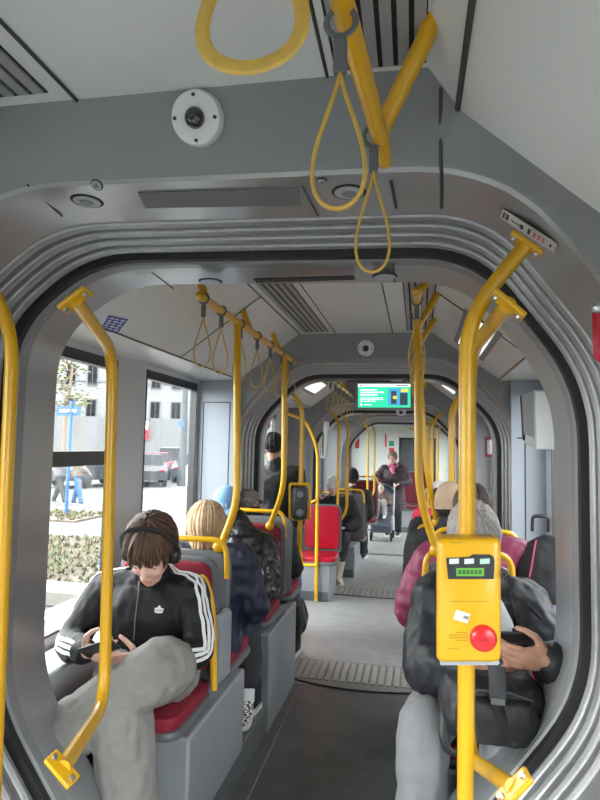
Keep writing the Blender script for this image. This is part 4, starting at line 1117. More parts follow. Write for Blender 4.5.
# 3 --- blue cap, leather jacket, checkered shoes, faces the viewer
p3 = person('person in a light blue cap, black leather jacket and checkered shoes, facing the viewer', (-.70, 3.83, .165), (0, -1, 0), (-.74, 3.83, .745), dict(
    lean=6, neck=(-.745, 3.80, 1.18), head=at(226, 507, 3.74), look=(.1, -.9, -.38), shL=(-.585, 3.83, 1.04), elL=(-.515, 3.72, .80), wrL=(-.64, 3.52, .80),
    anL=(-.55, 3.36, .285), knL=(-.575, 3.42, .69), anR=(-.78, 3.40, .285), toeL=(.10, -1, 0), vox=.009, bvox=.009,
    top=dict(mat=LEATHER, fat=.030, hem=-.06, disp=.022, dsize=.06), pants=dict(mat=GREYT, fat=.02, crop=.10), shoes=checker('checker_canvas', (.02, .02, .02), (.72, .70, .66), 62), sock=WCL))
cap_hat(p3['t'], p3['P'], p3['M'], 1, mat('light_blue_cap', (.22, .42, .66), .8), name='cap', logo=WCL)
hairlocks(p3['t'], p3['P'], p3['M'], 1, HBR, 40, lambda a: -20 if cos(a) < .2 else None, 0, .008, cap=(.07, .09, .085), top=(-8, 0))
# 4 --- grey flat cap, seen from behind
p4 = person('person in a grey flat cap and dark coat with a pink neck, seen from behind', (-.80, 4.42, 0), (0, 1, 0), (-.74, 4.44, .745), dict(
    neck=(-.83, 4.42, 1.14), hs=.92, head=at(249, 503, 4.44), look=(.25, 1, -.25), elR=(-.515, 4.42, .80), wrR=(-.56, 4.66, .74), shR=(-.62, 4.42, 1.04), vox=.011, bvox=.01, anR=(-.60, 4.88, .10), anL=(-.78, 4.88, .10),
    top=dict(mat=DKCLOTH, fat=.035, hem=-.14, disp=.014), pants=dict(mat=DKCLOTH, fat=.02)))
cap_hat(p4['t'], p4['P'], p4['M'], 1, mat('grey_flat_cap', (.27, .255, .235), .85), flat=True, name='flat_cap')
hairlocks(p4['t'], p4['P'], p4['M'], 1, HGR, 40, lambda a: -18 if cos(a) < .3 else None, 0, .007, cap=(.07, .09, .082), top=(-8, 0))
# bag on that person's lap side
t = thing('handbag', 'black bag with a pale zip hanging at the aisle beyond the checkered shoes', 'bag', (-.50, 4.48, .40))
mb = MB(); mb.ell((-.50, 4.50, .42), (.085, .16, .14)); mb.ell((-.53, 4.46, .50), (.07, .13, .10)); mb.box((-.52, 4.48, .44), (.13, .24, .2))
remesh(mb, 'bag_body', DKCLOTH, t, .01, 5, .014)
MB().tube([(-.425, 4.34, .56), (-.415, 4.36, .48), (-.41, 4.40, .42)], .005, 6).build('zip', ALU, t)
MB().tube(fillet([(-.52, 4.42, .56), (-.54, 4.42, .70), (-.54, 4.56, .70), (-.52, 4.56, .56)], .05), .008, 8).build('strap', BLACK, t)
# 5 --- standing man with his back to the viewer
p5 = person('standing person with short black hair and a dark jacket, back to the viewer', (-.88, 5.38, 0), (.1, 1, 0), (-.87, 5.40, .96), dict(
    neck=(-.90, 5.38, 1.49), head=(-.935, 5.40, 1.68), look=(-.35, .9, -.1), elR=(-.70, 5.40, 1.16), wrR=(-.78, 5.60, 1.12), wrL=(-1.05, 5.5, .98), anR=(-.72, 5.42, .09), anL=(-.92, 5.40, .09), kh=(0, 1, 0), vox=.011, bvox=.01, s=1.04,
    top=dict(mat=mat('charcoal_jacket', (.03, .031, .034), .7), fat=.035, hem=-.14, disp=.012), pants=dict(mat=JEANS, fat=.02)))
hairlocks(p5['t'], p5['P'], p5['M'], p5['s'], HBK, 60, lambda a: -28 if cos(a) < .3 else 32, 0, .010, cap=(.079, .099, .096))
# dark bag slung on that man
t = thing('shoulder_bag', 'dark bag hanging at the right side of the standing person', 'bag', (-.60, 5.30, 1.0))
mb = MB(); mb.ell((-.66, 5.28, 1.16), (.09, .10, .20)); remesh(mb, 'bag_body', DKCLOTH, t, .012, 4, .012)
MB().tube([(-.62, 5.28, 1.38), (-.72, 5.30, 1.46), (-.82, 5.33, 1.53)], .012, 8).build('strap', BLACK, t)
# 6 --- white beanie
p6 = person('person in a white knit hat, black coat and beige boots, sitting beyond the red seat', (-.70, 8.0, 0), (.35, -1, 0), (-.70, 8.05, .56), dict(
    lean=8, neck=(-.70, 8.0, 1.0), head=(-.715, 7.93, 1.17), look=(.1, -1, -.12), anL=(-.60, 7.62, .10), knL=(-.52, 7.66, .52), anR=(-.76, 7.62, .10), wrR=(-.86, 7.72, 1.0), ehR=(-.3, 0, -1), vox=.011, bvox=.009,
    hdR=((.1, -.2, 1), (.6, .4, 0), (1, 0, 0), .6), top=dict(mat=DKCLOTH, fat=.05, hem=-.12, disp=.016, hood=False), pants=dict(mat=GREYT, fat=.012, crop=.17), shoes=BEIGEB, boot=True, brow=(.06, .04, .03), skin=SKINP))
beanie(p6['t'], p6['P'], p6['M'], 1, mat('white_knit', (.70, .68, .66), .9, bump=.5, bscale=90))
# 7 --- black beanie seen from behind
p7 = person('person in a black knit hat and dark coat, seen from behind a grey seat back', (-.53, 8.62, 0), (0, 1, 0), (-.53, 8.62, .55), dict(
    neck=(-.53, 8.6, 1.06), head=(-.535, 8.62, 1.255), vox=.012, bvox=.011, face=True, top=dict(mat=mat('taupe_coat', (.035, .03, .03), .8), fat=.05, hem=-.1), pants=dict(mat=GREYT, fat=.015)))
beanie(p7['t'], p7['P'], p7['M'], 1, mat('black_knit', (.012, .012, .013), .9, bump=.5, bscale=90))
hairlocks(p7['t'], p7['P'], p7['M'], 1, HBR, 40, lambda a: -45 if cos(a) < .2 else None, .03, .008, top=(-20, -10), cap=(.074, .094, .088))
# 8 --- woman with the stroller
p8 = person('standing person in a plum quilted coat and pink scarf holding a stroller', (-.09, 11.8, .02), (-.10, -1, 0), (-.08, 11.80, .86), dict(
    neck=(-.085, 11.76, 1.33), head=(-.10, 11.72, 1.50), look=(-.08, -1, -.12), wrR=(-.33, 11.48, 1.03), wrL=(.05, 11.48, 1.02), anR=(-.18, 11.8, .11), anL=(.02, 11.82, .11), kh=(0, -1, 0), vox=.011, bvox=.008, s=.94, hs=1.10, wide=1.12,
    ehR=(-1, .2, -.6), ehL=(1, .2, -.6), glasses=True, top=dict(mat=quilt('plum_quilt', (.048, .028, .037), .6, 40), fat=.045, hem=-.36, flare=.03, disp=.01), pants=dict(mat=DKCLOTH, fat=.015)))
hairlocks(p8['t'], p8['P'], p8['M'], p8['s'] * 1.10, hairmat('hair_greyish_brown', (.22, .16, .13)), 60, lambda a: -30 if cos(a) < .3 else 32, 0, .010, cap=(.08, .1, .098))
sc = MB(); q = p8['neck'] + V((0, -.02, .02))
sc.tube([q + V((cos(a) * .085, sin(a) * .085 - .01, 0.02 * cos(a * 3))) for a in [2 * pi * k / 16 for k in range(16)]], .026, 10, closed=True)
sc.ell(q + V((-.01, -.15, -.06)), (.06, .035, .055)); sc.cap(q + V((-.01, -.15, -.05)), q + V((.01, -.17, -.12)), .035, .04)
remesh(sc, 'scarf', mat('pink_scarf', (.50, .13, .21), .85, var=.5, scale=26), p8['t'], .01, 3, .008)
# stroller with child
t = thing('stroller', 'grey stroller facing the viewer at the end of the aisle', 'stroller', (-.25, 11.2, .02))
SG = mat('stroller_grey', (.13, .15, .19), .7); SW = mat('stroller_frame', (.62, .63, .66), .35, metal=.2)
def T8(*pts, r=.014): return MB().tube(fillet(pts, .05), r, 8)
for x in (-.47, -.05):
    T8((x, 11.5, 1.02), (x, 11.35, .72), (x, 11.05, .22), r=.016).build('frame_tube', SW, t); T8((x, 11.1, .60), (x, 11.45, .16), r=.015).build('rear_leg', SW, t)
T8((-.47, 11.5, 1.02), (-.46, 11.52, 1.06), (-.06, 11.52, 1.06), (-.05, 11.5, 1.02), r=.018).build('handle', BLACK, t)
sb = MB(); sb.box((-.26, 11.30, .72), (.40, .05, .52), Matrix.Rotation(radians(-18), 3, 'X')); sb.box((-.26, 11.12, .50), (.40, .30, .05)); sb.box((-.26, 10.98, .38), (.36, .04, .22), Matrix.Rotation(radians(-12), 3, 'X'))
remesh(sb, 'seat', SG, t, .012, 4)
cn = MB(); rg = []
for a in (20, 45, 70, 95): rg.append([V((-.26 + .21 * cos(b_), 11.44 - .20 * cos(radians(a)), .86 + .17 * sin(b_) * (.6 + .4 * sin(radians(a))))) for b_ in [pi * k / 12 for k in range(13)]])
cn.loft(rg, capped=False, closed=False); o = cn.build('canopy', mat('stroller_canopy', (.035, .04, .05), .8), t); sd = o.modifiers.new('t', 'SOLIDIFY'); sd.thickness = .012
bk = MB(); bk.box((-.26, 11.2, .24), (.36, .34, .16)); remesh(bk, 'basket', SG, t, .014, 5)
T8((-.46, 11.12, .66), (-.44, 10.96, .67), (-.08, 10.96, .67), (-.06, 11.12, .66), r=.016).build('bumper_bar', BLACK, t)
for x, y, r in ((-.44, 11.02, .075), (-.08, 11.02, .075), (-.46, 11.46, .085), (-.06, 11.46, .085)):
    w = MB().lathe([(r * .55, -.018), (r, -.018), (r, .018), (r * .55, .018), (r * .55, -.018)], (x, y, r + .022), (1, 0, 0), 20).build('wheel', RUBBER, t)
    MB().lathe([(.001, -.012), (r * .56, -.012), (r * .56, .012), (.001, .012)], (x, y, r + .022), (1, 0, 0), 16).build('hub', SW, w)
ch = person('small child in a striped jacket sitting in the stroller', (-.27, 11.18, .54), (0, -1, 0), (-.27, 11.17, .60), dict(
    s=.58, neck=(-.27, 11.18, .83), head=(-.275, 11.12, .935), look=(.12, -1, -.05), anR=(-.34, 10.94, .50), anL=(-.20, 10.94, .50), wrR=(-.34, 11.0, .68), wrL=(-.20, 11.0, .68), vox=.008, bvox=.006, skin=SKINP, sw=.19,
    top=dict(mat=mat('striped_brown_jacket', (.20, .14, .11), .8, var=.6, scale=9, stretch=(1, 1, 14)), fat=.05, hem=-.06, disp=.008), pants=dict(mat=mat('pale_trousers', (.45, .43, .42), .8), fat=.03), shoes=WCL))
beanie(ch['t'], ch['P'], ch['M'], .58, mat('cream_knit', (.60, .52, .42), .9, bump=.5, bscale=90), drop=.15)
# 9 --- right: person with a black puffer, grey trousers, backpack on the lap
b9 = person('person with grey hair in a black puffer jacket and light grey trousers', (.60, 2.52, .165), (0, -1, 0), (.605, 2.50, .745), dict(
    neck=(.60, 2.36, 1.235), head=(.575, 2.235, 1.385), look=(.12, -.72, -.72), up=(0, -.5, 1), shR=(.465, 2.38, 1.135), shL=(.755, 2.38, 1.125), wrR=(.545, 2.04, .985), wrL=(.785, 1.985, 1.07), elR=(.405, 2.24, .915), elL=(.865, 2.20, .955),
    hdL=((-1, -.05, -.02), (.05, 1, .25), (0, -.25, 1), .45), hdR=((.9, -.2, .1), (0, .8, .5), (0, -.5, .85), .5),
    knR=(.405, 2.07, .80), knL=(.665, 2.07, .79), anR=(.395, 2.10, .29), anL=(.64, 2.12, .29), bvox=.0055, vox=.008, wide=1.0, brow=(.3, .28, .26), skin=mat('skin_tan', (.50, .26, .18), .5, var=.08, scale=40),
    top=dict(mat=BLKP, fat=.048, hem=-.14, disp=.018, dsize=.07, collar=.0, cuff=.03, name='puffer_jacket'), pants=dict(mat=mat('light_grey_trousers', (.275, .28, .29), .85, var=.06, scale=20, bump=.6, bscale=11, spec=.2), fat=.026, flare=.004, disp=.016, dsize=.1), shoes=SHOEB))
hairlocks(b9['t'], b9['P'], b9['M'], 1, HGR, 130, lambda a: 12 if cos(a) > .45 else (-20 if cos(a) > -.2 else -40), lambda a: .0 if cos(a) > .45 else .05, .009, seed=8, jit=.5, cap=(.082, .101, .098))
jt9 = bvh(b9['jk'])
zz = [surf(x, y, jt9) for x, y in ((504, 574), (508, 588), (513, 604), (517, 620), (519, 636))]
MB().tube([h + n * .003 for h, n in zz], .004, 6).build('zip', BLACK, b9['t'])
zz = [surf(x, y, jt9) for x, y in ((527, 604), (534, 610), (541, 618))]
MB().tube([h + n * .002 for h, n in zz], .003, 6).build('pocket_zip', BLACK, b9['t'])
# pale sweatshirt front showing between the jacket fronts
sw = MB(); sw.loft([oring(V((.625, y, z)), V((1, 0, 0)), V((0, 1, .3)), w, d, 16) for y, z, w, d in ((2.265, .92, .085, .05), (2.25, 1.0, .10, .05), (2.235, 1.10, .085, .05), (2.25, 1.17, .05, .04))])
so = remesh(sw, 'sweatshirt', mat('pale_sweatshirt', (.52, .53, .56), .85), b9['t'], .008, 3)
MB().add([], []); lm = MB()
lm.box((.705, 2.19, 1.07), (.014, .012, .055)); lm.box((.69, 2.19, 1.045), (.05, .012, .012)); lm.build('letter_mark', mat('navy_print', (.03, .03, .07), .7), b9['t'], False)
phone('dark smartphone held by the person in the black puffer jacket', (.672, 2.02, 1.115), (.95, 0, .05), (0, .65, .75))
# backpack on the lap
t = thing('backpack', 'black backpack standing on the lap of the person behind the validator', 'backpack', (.605, 2.08, .85))
bm_ = MB(); 
bm_.loft([oring(V((.607, 2.02, z)), V((1, 0, 0)), V((0, 1, 0)), w, d, 24, 3.4) for z, w, d in ((.825, .06, .04), (.835, .145, .10), (.89, .160, .115), (.95, .155, .11), (.99, .135, .095), (1.01, .09, .06), (1.015, .02, .02))])
BPM = mat('backpack_nylon', (.020, .021, .024), .5, bump=.25, bscale=50)
remesh(bm_, 'pack_body', BPM, t, .007, 4, .008, .06)
fp = MB(); fp.loft([oring(V((.612, 1.91, z)), V((1, 0, 0)), V((0, 1, 0)), w, d, 20, 3.4) for z, w, d in ((.845, .05, .02), (.85, .115, .035), (.93, .12, .04), (.965, .10, .03), (.97, .03, .01))])
remesh(fp, 'front_pocket', BPM, t, .006, 3, .005, .05)
MB().tube([(.50, 1.925, .965), (.56, 1.918, .985), (.65, 1.918, .985), (.72, 1.925, .965)], .003, 6).build('zip', CLIPG, t)
MB().tube(fillet([at(493, 664, 1.90), at(496, 690, 1.86), at(498, 712, 1.87), at(514, 742, 1.88), at(530, 735, 1.88), at(545, 712, 1.95)], .05), .011, 8, sx=1.5, sy=.5).build('shoulder_strap', BLACK, t)
MB().tube([at(497, 666, 1.885), at(498, 700, 1.85)], .014, 8, sx=1.7, sy=.5).build('strap_pad', mat('strap_pad', (.06, .063, .072), .6), t)
MB().box(at(498, 701, 1.845), (.038, .012, .018)).build('buckle', CLIPG, t)
MB().tube(fillet([at(446, 690, 1.98), at(442, 735, 1.93), at(448, 752, 1.93), at(462, 754, 1.93)], .04), .008, 8, sx=1.6, sy=.5).build('loose_strap', BLACK, t)
# 10 --- pink jacket seen from behind
MAG = quilt('raspberry_jacket', (.22, .025, .075), .6, 26)
p10 = person('person with dark brown hair in a raspberry pink jacket, back to the viewer', (.64, 3.08, .165), (0, 1, 0), (.64, 3.05, .745), dict(
    neck=(.66, 3.06, 1.27), head=(.645, 3.09, 1.40), look=(.1, 1, -.2), shL=(.455, 3.06, 1.14), shR=(.835, 3.06, 1.18), elL=(.345, 3.02, .92), wrL=(.50, 3.32, .80), vox=.010, bvox=.01, anL=(.56, 3.46, .26), anR=(.74, 3.46, .26),
    top=dict(mat=MAG, fat=.05, hem=-.12, disp=.015, collar=.06), pants=dict(mat=DKCLOTH, fat=.02)))
hairlocks(p10['t'], p10['P'], p10['M'], 1, HBR, 110, lambda a: -35 if cos(a) < .4 else 25, .06, .010, seed=9, cap=(.083, .103, .1))
# 11 --- beige knit hat
p11 = person('person in a beige ribbed knit hat on the right', (.60, 3.78, .165), (0, 1, 0), (.60, 3.80, .745), dict(
    neck=(.58, 3.82, 1.20), head=at(449, 506, 3.86), look=(-.1, 1, -.1), shL=(.41, 3.82, 1.10), elL=(.37, 3.84, .86), vox=.011, bvox=.011, anL=(.52, 4.2, .26), anR=(.70, 4.2, .26),
    top=dict(mat=DKCLOTH, fat=.05, hem=-.1, disp=.012), pants=dict(mat=DKCLOTH, fat=.02)))
kb = mat('beige_ribbed_knit', (.50, .36, .25), .9, bump=.6, bscale=14, stretch=(.3, .3, 9)); beanie(p11['t'], p11['P'], p11['M'], 1, kb, drop=-.1)
hairlocks(p11['t'], p11['P'], p11['M'], 1, HBR, 60, lambda a: -52 if cos(a) < .2 else None, .06, .008, cap=(.070, .088, .084), top=(-22, -12))
# 12 --- far right seated person and bits further on
p12 = person('person with pale hair in a red top seated far on the right', (.62, 6.3, 0), (0, 1, 0), (.60, 6.45, .56), dict(
    anL=(.50, 6.85, .075), anR=(.68, 6.85, .075), neck=(.60, 6.45, 1.05), head=(.60, 6.47, 1.235), vox=.013, bvox=.012, top=dict(mat=mat('red_top', (.50, .02, .06), .8), fat=.04, hem=-.1), pants=dict(mat=DKCLOTH, fat=.02)))
hairlocks(p12['t'], p12['P'], p12['M'], 1, hairmat('hair_white', (.62, .58, .55), .2), 50, lambda a: -30 if cos(a) < .3 else 30, 0, .010)
p13 = person('person in a dark coat seated at the right, just beyond the beige knit hat', (.58, 5.6, 0), (0, 1, 0), (.60, 5.55, .56), dict(
    anL=(.50, 5.95, .075), anR=(.68, 5.95, .075), neck=(.58, 5.55, 1.04), head=(.57, 5.57, 1.215), vox=.013, bvox=.012, top=dict(mat=DKCLOTH, fat=.05, hem=-.1), pants=dict(mat=DKCLOTH, fat=.02)))
hairlocks(p13['t'], p13['P'], p13['M'], 1, HBK, 60, lambda a: -35 if cos(a) < .3 else 30, .04, .011)
plinth('grey box under the dark coated person beyond the second joint', .40, .98, 5.25, 5.65, .40, 0)
seat('seat under the dark coated person beyond the second joint on the right', .60, 5.22, .44, 1, .46, top=1.0)
# backpack and purple bag on the right by the window
t = thing('backpack', 'black backpack with thin pink piping on the right window side behind the pink jacket', 'backpack', (.93, 2.98, .98))
m = MB(); m.loft([oring(V((.955 + (z - 1.1) * .12, 3.0, z - .02)), V((1, 0, 0)), V((0, 1, 0)), w, d, 20, 3) for z, w, d in ((1.02, .05, .05), (1.03, .14, .12), (1.12, .15, .13), (1.22, .125, .12), (1.29, .085, .09), (1.33, .035, .04))])
remesh(m, 'pack_body', DKCLOTH, t, .008, 4, .012, .07)
for dx in (-.05, .05): MB().tube([(.955 + dx * 1.9, 2.905, 1.06), (.955 + dx * 1.5, 2.875, 1.18), (.955 + dx, 2.90, 1.30)], .004, 6).build('piping', mat('pink_piping', (.5, .08, .18), .6), t)
MB().tube(fillet([(.90, 2.96, 1.33), (.90, 2.95, 1.40), (.97, 2.95, 1.40), (.97, 2.96, 1.33)], .02), .008, 8).build('top_handle', BLACK, t)
t = thing('shopping_bag', 'purple patterned bag below the black backpack at the right window', 'bag', (.95, 2.9, .8))
m = MB(); m.loft([oring(V((.965, 2.87, z)), V((1, 0, 0)), V((0, 1, 0)), w, d, 20, 3) for z, w, d in ((.66, .11, .07), (.70, .13, .09), (.9, .135, .09), (1.0, .13, .085), (1.02, .12, .07))])
remesh(m, 'bag_body', mat('purple_bag', (.25, .16, .36), .6, var=.6, scale=18), t, .009, 3, .010)
MB().tube([(.84, 2.80, 1.0), (.96, 2.775, 1.012), (1.09, 2.80, 1.0)], .008, 6).build('rim', DKCLOTH, t)
plinth('grey shelf under the purple bag at the right window', .95, 1.17, 2.72, 3.5, .66, .165)

# ------------------------------------------------------------------ outside
GZ = -.35
PAVE = mat('pale_paving', (.070, .071, .071), .85, var=.08, scale=.8); ASPH = mat('grey_asphalt', (.07, .072, .074), .9, var=.06, scale=2)
g = struct('ground', MB().bx(-90, 90, -40, 140, GZ - .2, GZ), PAVE, False)
rd = MB()
def onroad(): return None
struct('ground_2', MB().bx(-90, -9.5, 16, 60, GZ, GZ + .01), ASPH, False)
# tram track beside the pavement
t = srt('trim_9')
for x in (-2.2, -3.1):
    MB().bx(x - .04, x + .04, -10, 60, GZ, GZ + .03).build('rail', ALU, t, False); MB().bx(x + .05, x + .11, -10, 60, GZ, GZ + .01).build('groove', SEAM, t, False)
t = srt('trim_10')
MB().bx(-3.75, -3.55, -10, 60, GZ, GZ + .12).build('kerb', mat('kerb_stone', (.48, .47, .45), .85, var=.1, scale=5), t, False)
# planting bed
def atg(px, py, z=GZ):
    d = FW + RT * ((px - 300) / FPX) + UP * ((400 - py) / FPX); return CAM + d * ((z - CAM.z) / d.z)
SOIL = mat('bed_soil', (.075, .062, .048), .95, var=.4, scale=3)
t = srt('trim_11'); MB().prism([(-4.0, 7.65), (-4.3, 8.2), (-6.0, 11.6), (-9, 11.6), (-8, 7.65)], lambda u, v, h: (u, v, h), GZ, GZ + .03).build('bed', SOIL, t, False); MB().bx(-14, -8.0, 13.8, 15.6, GZ, GZ + .05).build('bed', SOIL, t, False)
rnd = random.Random(11)
def grass(name, label, x0, x1, y0, y1, n, cols):
    for ci, (nm, c) in enumerate(cols):
        m = MB()
        for k in range(n):
            x, y = rnd.uniform(x0, x1), rnd.uniform(y0, y1)
            if x > -3.4 - (y - 7.0) * .55 and y0 < 8: continue
            if False: pass
            q0 = 0; h = rnd.uniform(.03, .12)
            for j in range(3):
                a = rnd.uniform(0, 6.28); d = V((cos(a), sin(a), 0)); e = V((-d.y, d.x, 0)) * .035; b0 = V((x, y, GZ + .05)) + d * .04
                m.add([b0 - e, b0 + e, b0 + d * h * .5 + V((0, 0, h))], [[0, 1, 2]])
        o = m.build(name, mat(nm, c, .8), None, False); tag(o, label % ['dull green', 'tan'][ci], 'grass', None, 'stuff')
GC = (('grass_green', (.07, .08, .035)), ('grass_tan', (.13, .105, .07)))
grass('grass', 'low %s plants in the bed nearest the tram window', -8.5, -4.0, 7.7, 11.5, 520, GC)
grass('grass', 'strip of %s plants behind the pale path', -13.9, -8.1, 13.9, 15.5, 350, GC)
t = thing('concrete_bench', 'pale concrete block at the near corner of the planting bed', 'bench', (-5.6, 8.6, GZ))
STONE = mat('pale_concrete', (.13, .125, .11), .85, var=.06, scale=4)
c = atg(82, 607); 
MB().bx(c.x - 1.6, c.x + .22, c.y - .1, c.y + .42, GZ, GZ + .19).build('block', STONE, t, bevel=.02); MB().bx(c.x - 1.5, c.x + .18, c.y - .06, c.y + .38, GZ, GZ + .05).build('plinth', SKIRT, t)
# facade
dirv = V((-.40, .917, 0)); Nf = -dirv; Af = V((dirv.y, -dirv.x, 0)); Of = V((.38, 0, GZ)) + dirv * 76
bt = thing('building', 'long pale stone building with dark windows across the street on the left', 'building', Of)
def fb(a0, a1, z0, z1, d0, d1, m=None):
    m = m or MB(); return m.loft([[Of + Af * a + Z * z + Nf * d for a, z in ((a0, z0), (a1, z0), (a1, z1), (a0, z1))] for d in (d0, d1)])
FAC = mat('pale_facade', (.150, .152, .155), .85, var=.05, scale=.3); FAC2 = mat('grey_facade_base', (.112, .115, .118), .85, var=.05, scale=.4); WGL = mat('dark_window_glass', (.008, .009, .011), .7, spec=.1); WFR = mat('window_surround', (.07, .072, .075), .7)
fb(-40, 30, 0, 24, -10, 0).build('wall', FAC, bt, False); fb(-40, 30, 0, 5.0, 0, .25).build('base_course', FAC2, bt, False)
q = MB()
for zz in (9.2, 13.4, 17.6, 21.8): fb(-40, 30, zz, zz + .18, 0, .12, q)
q.build('string_course', FAC2, bt, False)
# columns positioned by bearing
d0 = at(155, 412, 60) - CAM
u = (Of - CAM).dot(Nf) / d0.dot(Nf); a155 = (CAM + d0 * u - Of).dot(Af); z155 = (CAM + d0 * u).z - GZ
d1 = at(91, 412, 60) - CAM; u = (Of - CAM).dot(Nf) / d1.dot(Nf); a91 = (CAM + d1 * u - Of).dot(Af)
stp = (a155 - a91) / 3; wz = 4.2
for k in range(-7, 4):
    for r in range(-1, 4):
        a = a155 + stp * k; z = z155 + (r - 0) * wz
        if z < 1.5: continue
        w = MB(); fb(a - .62, a + .62, z - 1.35, z + 1.35, .0, .10, w); wn = w.build('window', WFR, bt, False)
        p = MB(); fb(a - .50, a + .50, z - 1.2, z + 1.2, .08, .13, p); p.build('pane', WGL, wn, False)
        p = MB(); fb(a - .03, a + .03, z - 1.2, z + 1.2, .12, .16, p); p.build('mullion', WFR, wn, False)
# red and white pennant on the facade
t = thing('flag', 'small red and white flag on the pale building', 'flag', Of + Af * (a155 - 1.0) + Z * (z155 - 3.2))
q = Of + Af * (a155 - .55) + Nf * .5 + Z * (z155 - 1.4)
MB().tube([q - Nf * .5, q + Z * .6], .05, 6).build('staff', ALU, t); fb(a155 - 1.0, a155 - .6, z155 - 3.4, z155 - 1.8, .45, .5).build('red_cloth', REDP, t); fb(a155 - 1.0, a155 - .75, z155 - 2.2, z155 - 1.2, .45, .52).build('white_cloth', WCL, t)
# pale building on the right side of the tram
r2 = thing('building', 'pale building seen through the right hand windows', 'building', (26, 20, GZ))
MB().bx(26, 36, -20, 90, GZ, 15).build('wall', FAC, r2, False)
for k in range(9):
    for rr in range(3):
        w = MB().bx(25.9, 26.05, 4 + k * 6, 6 + k * 6, GZ + 2.2 + rr * 4.2, GZ + 4.6 + rr * 4.2).build('window', WFR, r2, False); MB().bx(25.86, 25.95, 4.2 + k * 6, 5.8 + k * 6, GZ + 2.4 + rr * 4.2, GZ + 4.4 + rr * 4.2).build('pane', WGL, w, False)
# cars
def car(label, p, yaw, col, suv=False, s=1):
    t = thing('car', label, 'car', p); c, sn = cos(yaw), sin(yaw)
    f = lambda x, y, z: V(p) + V((c * x - sn * y, sn * x + c * y, z))
    H = 1.72 if suv else 1.45
    body = [(-2.2, .35), (-2.22, .75), (-2.1, .92), (-1.2, 1.0), (1.3, 1.0), (2.05, .86), (2.2, .62), (2.15, .35)]
    cab = [(-1.75 if suv else -1.35, .97), (-1.45 if suv else -.95, H), (.35, H), (1.05, .98)]
    m = mat('car_%s' % label.split()[0], col, .4, coat=.2)
    rg = []
    for y, k in ((-.88, .10), (-.80, 0), (.80, 0), (.88, .10)): rg.append([f(x * (1 - k * .08), y, z - k * .1 * (z > .5)) for x, z in body])
    MB().loft(rg).build('body', m, t, angle=30)
    rg = [[f(x * (1 if abs(y) < .7 else 1.0), y * (1 - .12 * (z > 1.2)), z) for x, z in cab] for y in (-.78, .78)]
    MB().loft(rg).build('cabin', mat('car_glass', (.012, .014, .017), .35, spec=.2), t, angle=20)
    MB().loft([[f(x, y, z) for x, z in ((cab[1][0] - .02, H - .01), (cab[1][0], H + .03), (.33, H + .03), (.40, H - .01))] for y in (-.69, .69)]).build('roof', m, t)
    for x in (-1.4, 1.4):
        for y in (-.80, .80): MB().lathe([(.001, -.11), (.26, -.11), (.32, -.08), (.32, .08), (.26, .11), (.001, .11)], f(x, y, .32), V((-sn, c, 0)), 18).build('wheel', RUBBER, t)
    for y in (-.62, .62): MB().ell(f(-2.15, y, .78), (.1, .18, .09)).build('tail_light', REDP, t); MB().ell(f(2.1, y, .70), (.12, .2, .09)).build('headlight', WHITE, t)
car('silver sport utility car parked behind the lamp post', atg(171, 474.5), radians(112), (.10, .107, .115), True)
car('red car parked beside the silver one', atg(156, 478.5), radians(108), (.12, .010, .016))
car('charcoal car seen low through the rear left window', atg(145, 484.5), radians(118), (.02, .022, .025))
car('dark saloon car parked outside, left of the grey window pillar', atg(95, 486), radians(75), (.025, .03, .035))
car('bluish car partly hidden behind the far window edge', atg(193, 481), radians(105), (.04, .05, .065))
# lamp post
p = atg(182, 486); t = thing('lamp_post', 'grey street lamp post with a small blue plate', 'lamp post', p)
PG = mat('post_grey', (.045, .052, .058), .6)
MB().tube([p, p + Z * 1.1], .24, 12).build('base', PG, t); MB().tube([p + Z * .9, p + Z * 9], [.17, .10], 12).build('shaft', PG, t); MB().box(p + Z * 9 - V((.5, 0, 0)), (1.2, .25, .12)).build('lamp_head', PG, t)
MB().lathe([(.001, .03), (.14, .03), (.14, 0)], p + Z * 2.95 + V((-.05, -.22, 0)), (.2, -1, 0), 18).build('blue_plate', mat('sign_blue', (.015, .08, .26), .4), t)
t = thing('litter_bin', 'pale grey bin at the foot of the street lamp post', 'bin', atg(190, 486)); c = atg(190, 486)
MB().lathe([(.001, 0), (.30, 0), (.33, .9), (.25, 1.0), (.001, 1.02)], c, Z, 16).build('bin_body', mat('bin_grey', (.5, .5, .48), .6), t)
# street sign
p = atg(66, 515); t = thing('street_sign', 'blue street name sign on a thin pole outside the first window', 'sign', p)
dd = (p - CAM).length / 600
MB().tube([p, p + Z * (105 * dd)], .045, 10).build('pole', mat('sign_blue', (.015, .08, .26), .4), t)
sc_ = at(69, 411, p.y); a = RT
MB().box(sc_, (23 * dd, .04, 9 * dd), Matrix((RT, FW, Z)).transposed()).build('name_plate', mat('sign_blue_bright', (.015, .07, .28), .4), t, False)
for k, (o, wv) in enumerate(((-7, 2), (-3.5, 3), (0, 1.6), (2.6, 2.2), (5.8, 3))): MB().box(sc_ + RT * (o * dd) - FW * .03 + Z * (.3 * dd), (wv * dd, .03, 2.6 * dd), Matrix((RT, FW, Z)).transposed()).build('lettering', WCL, t, False)
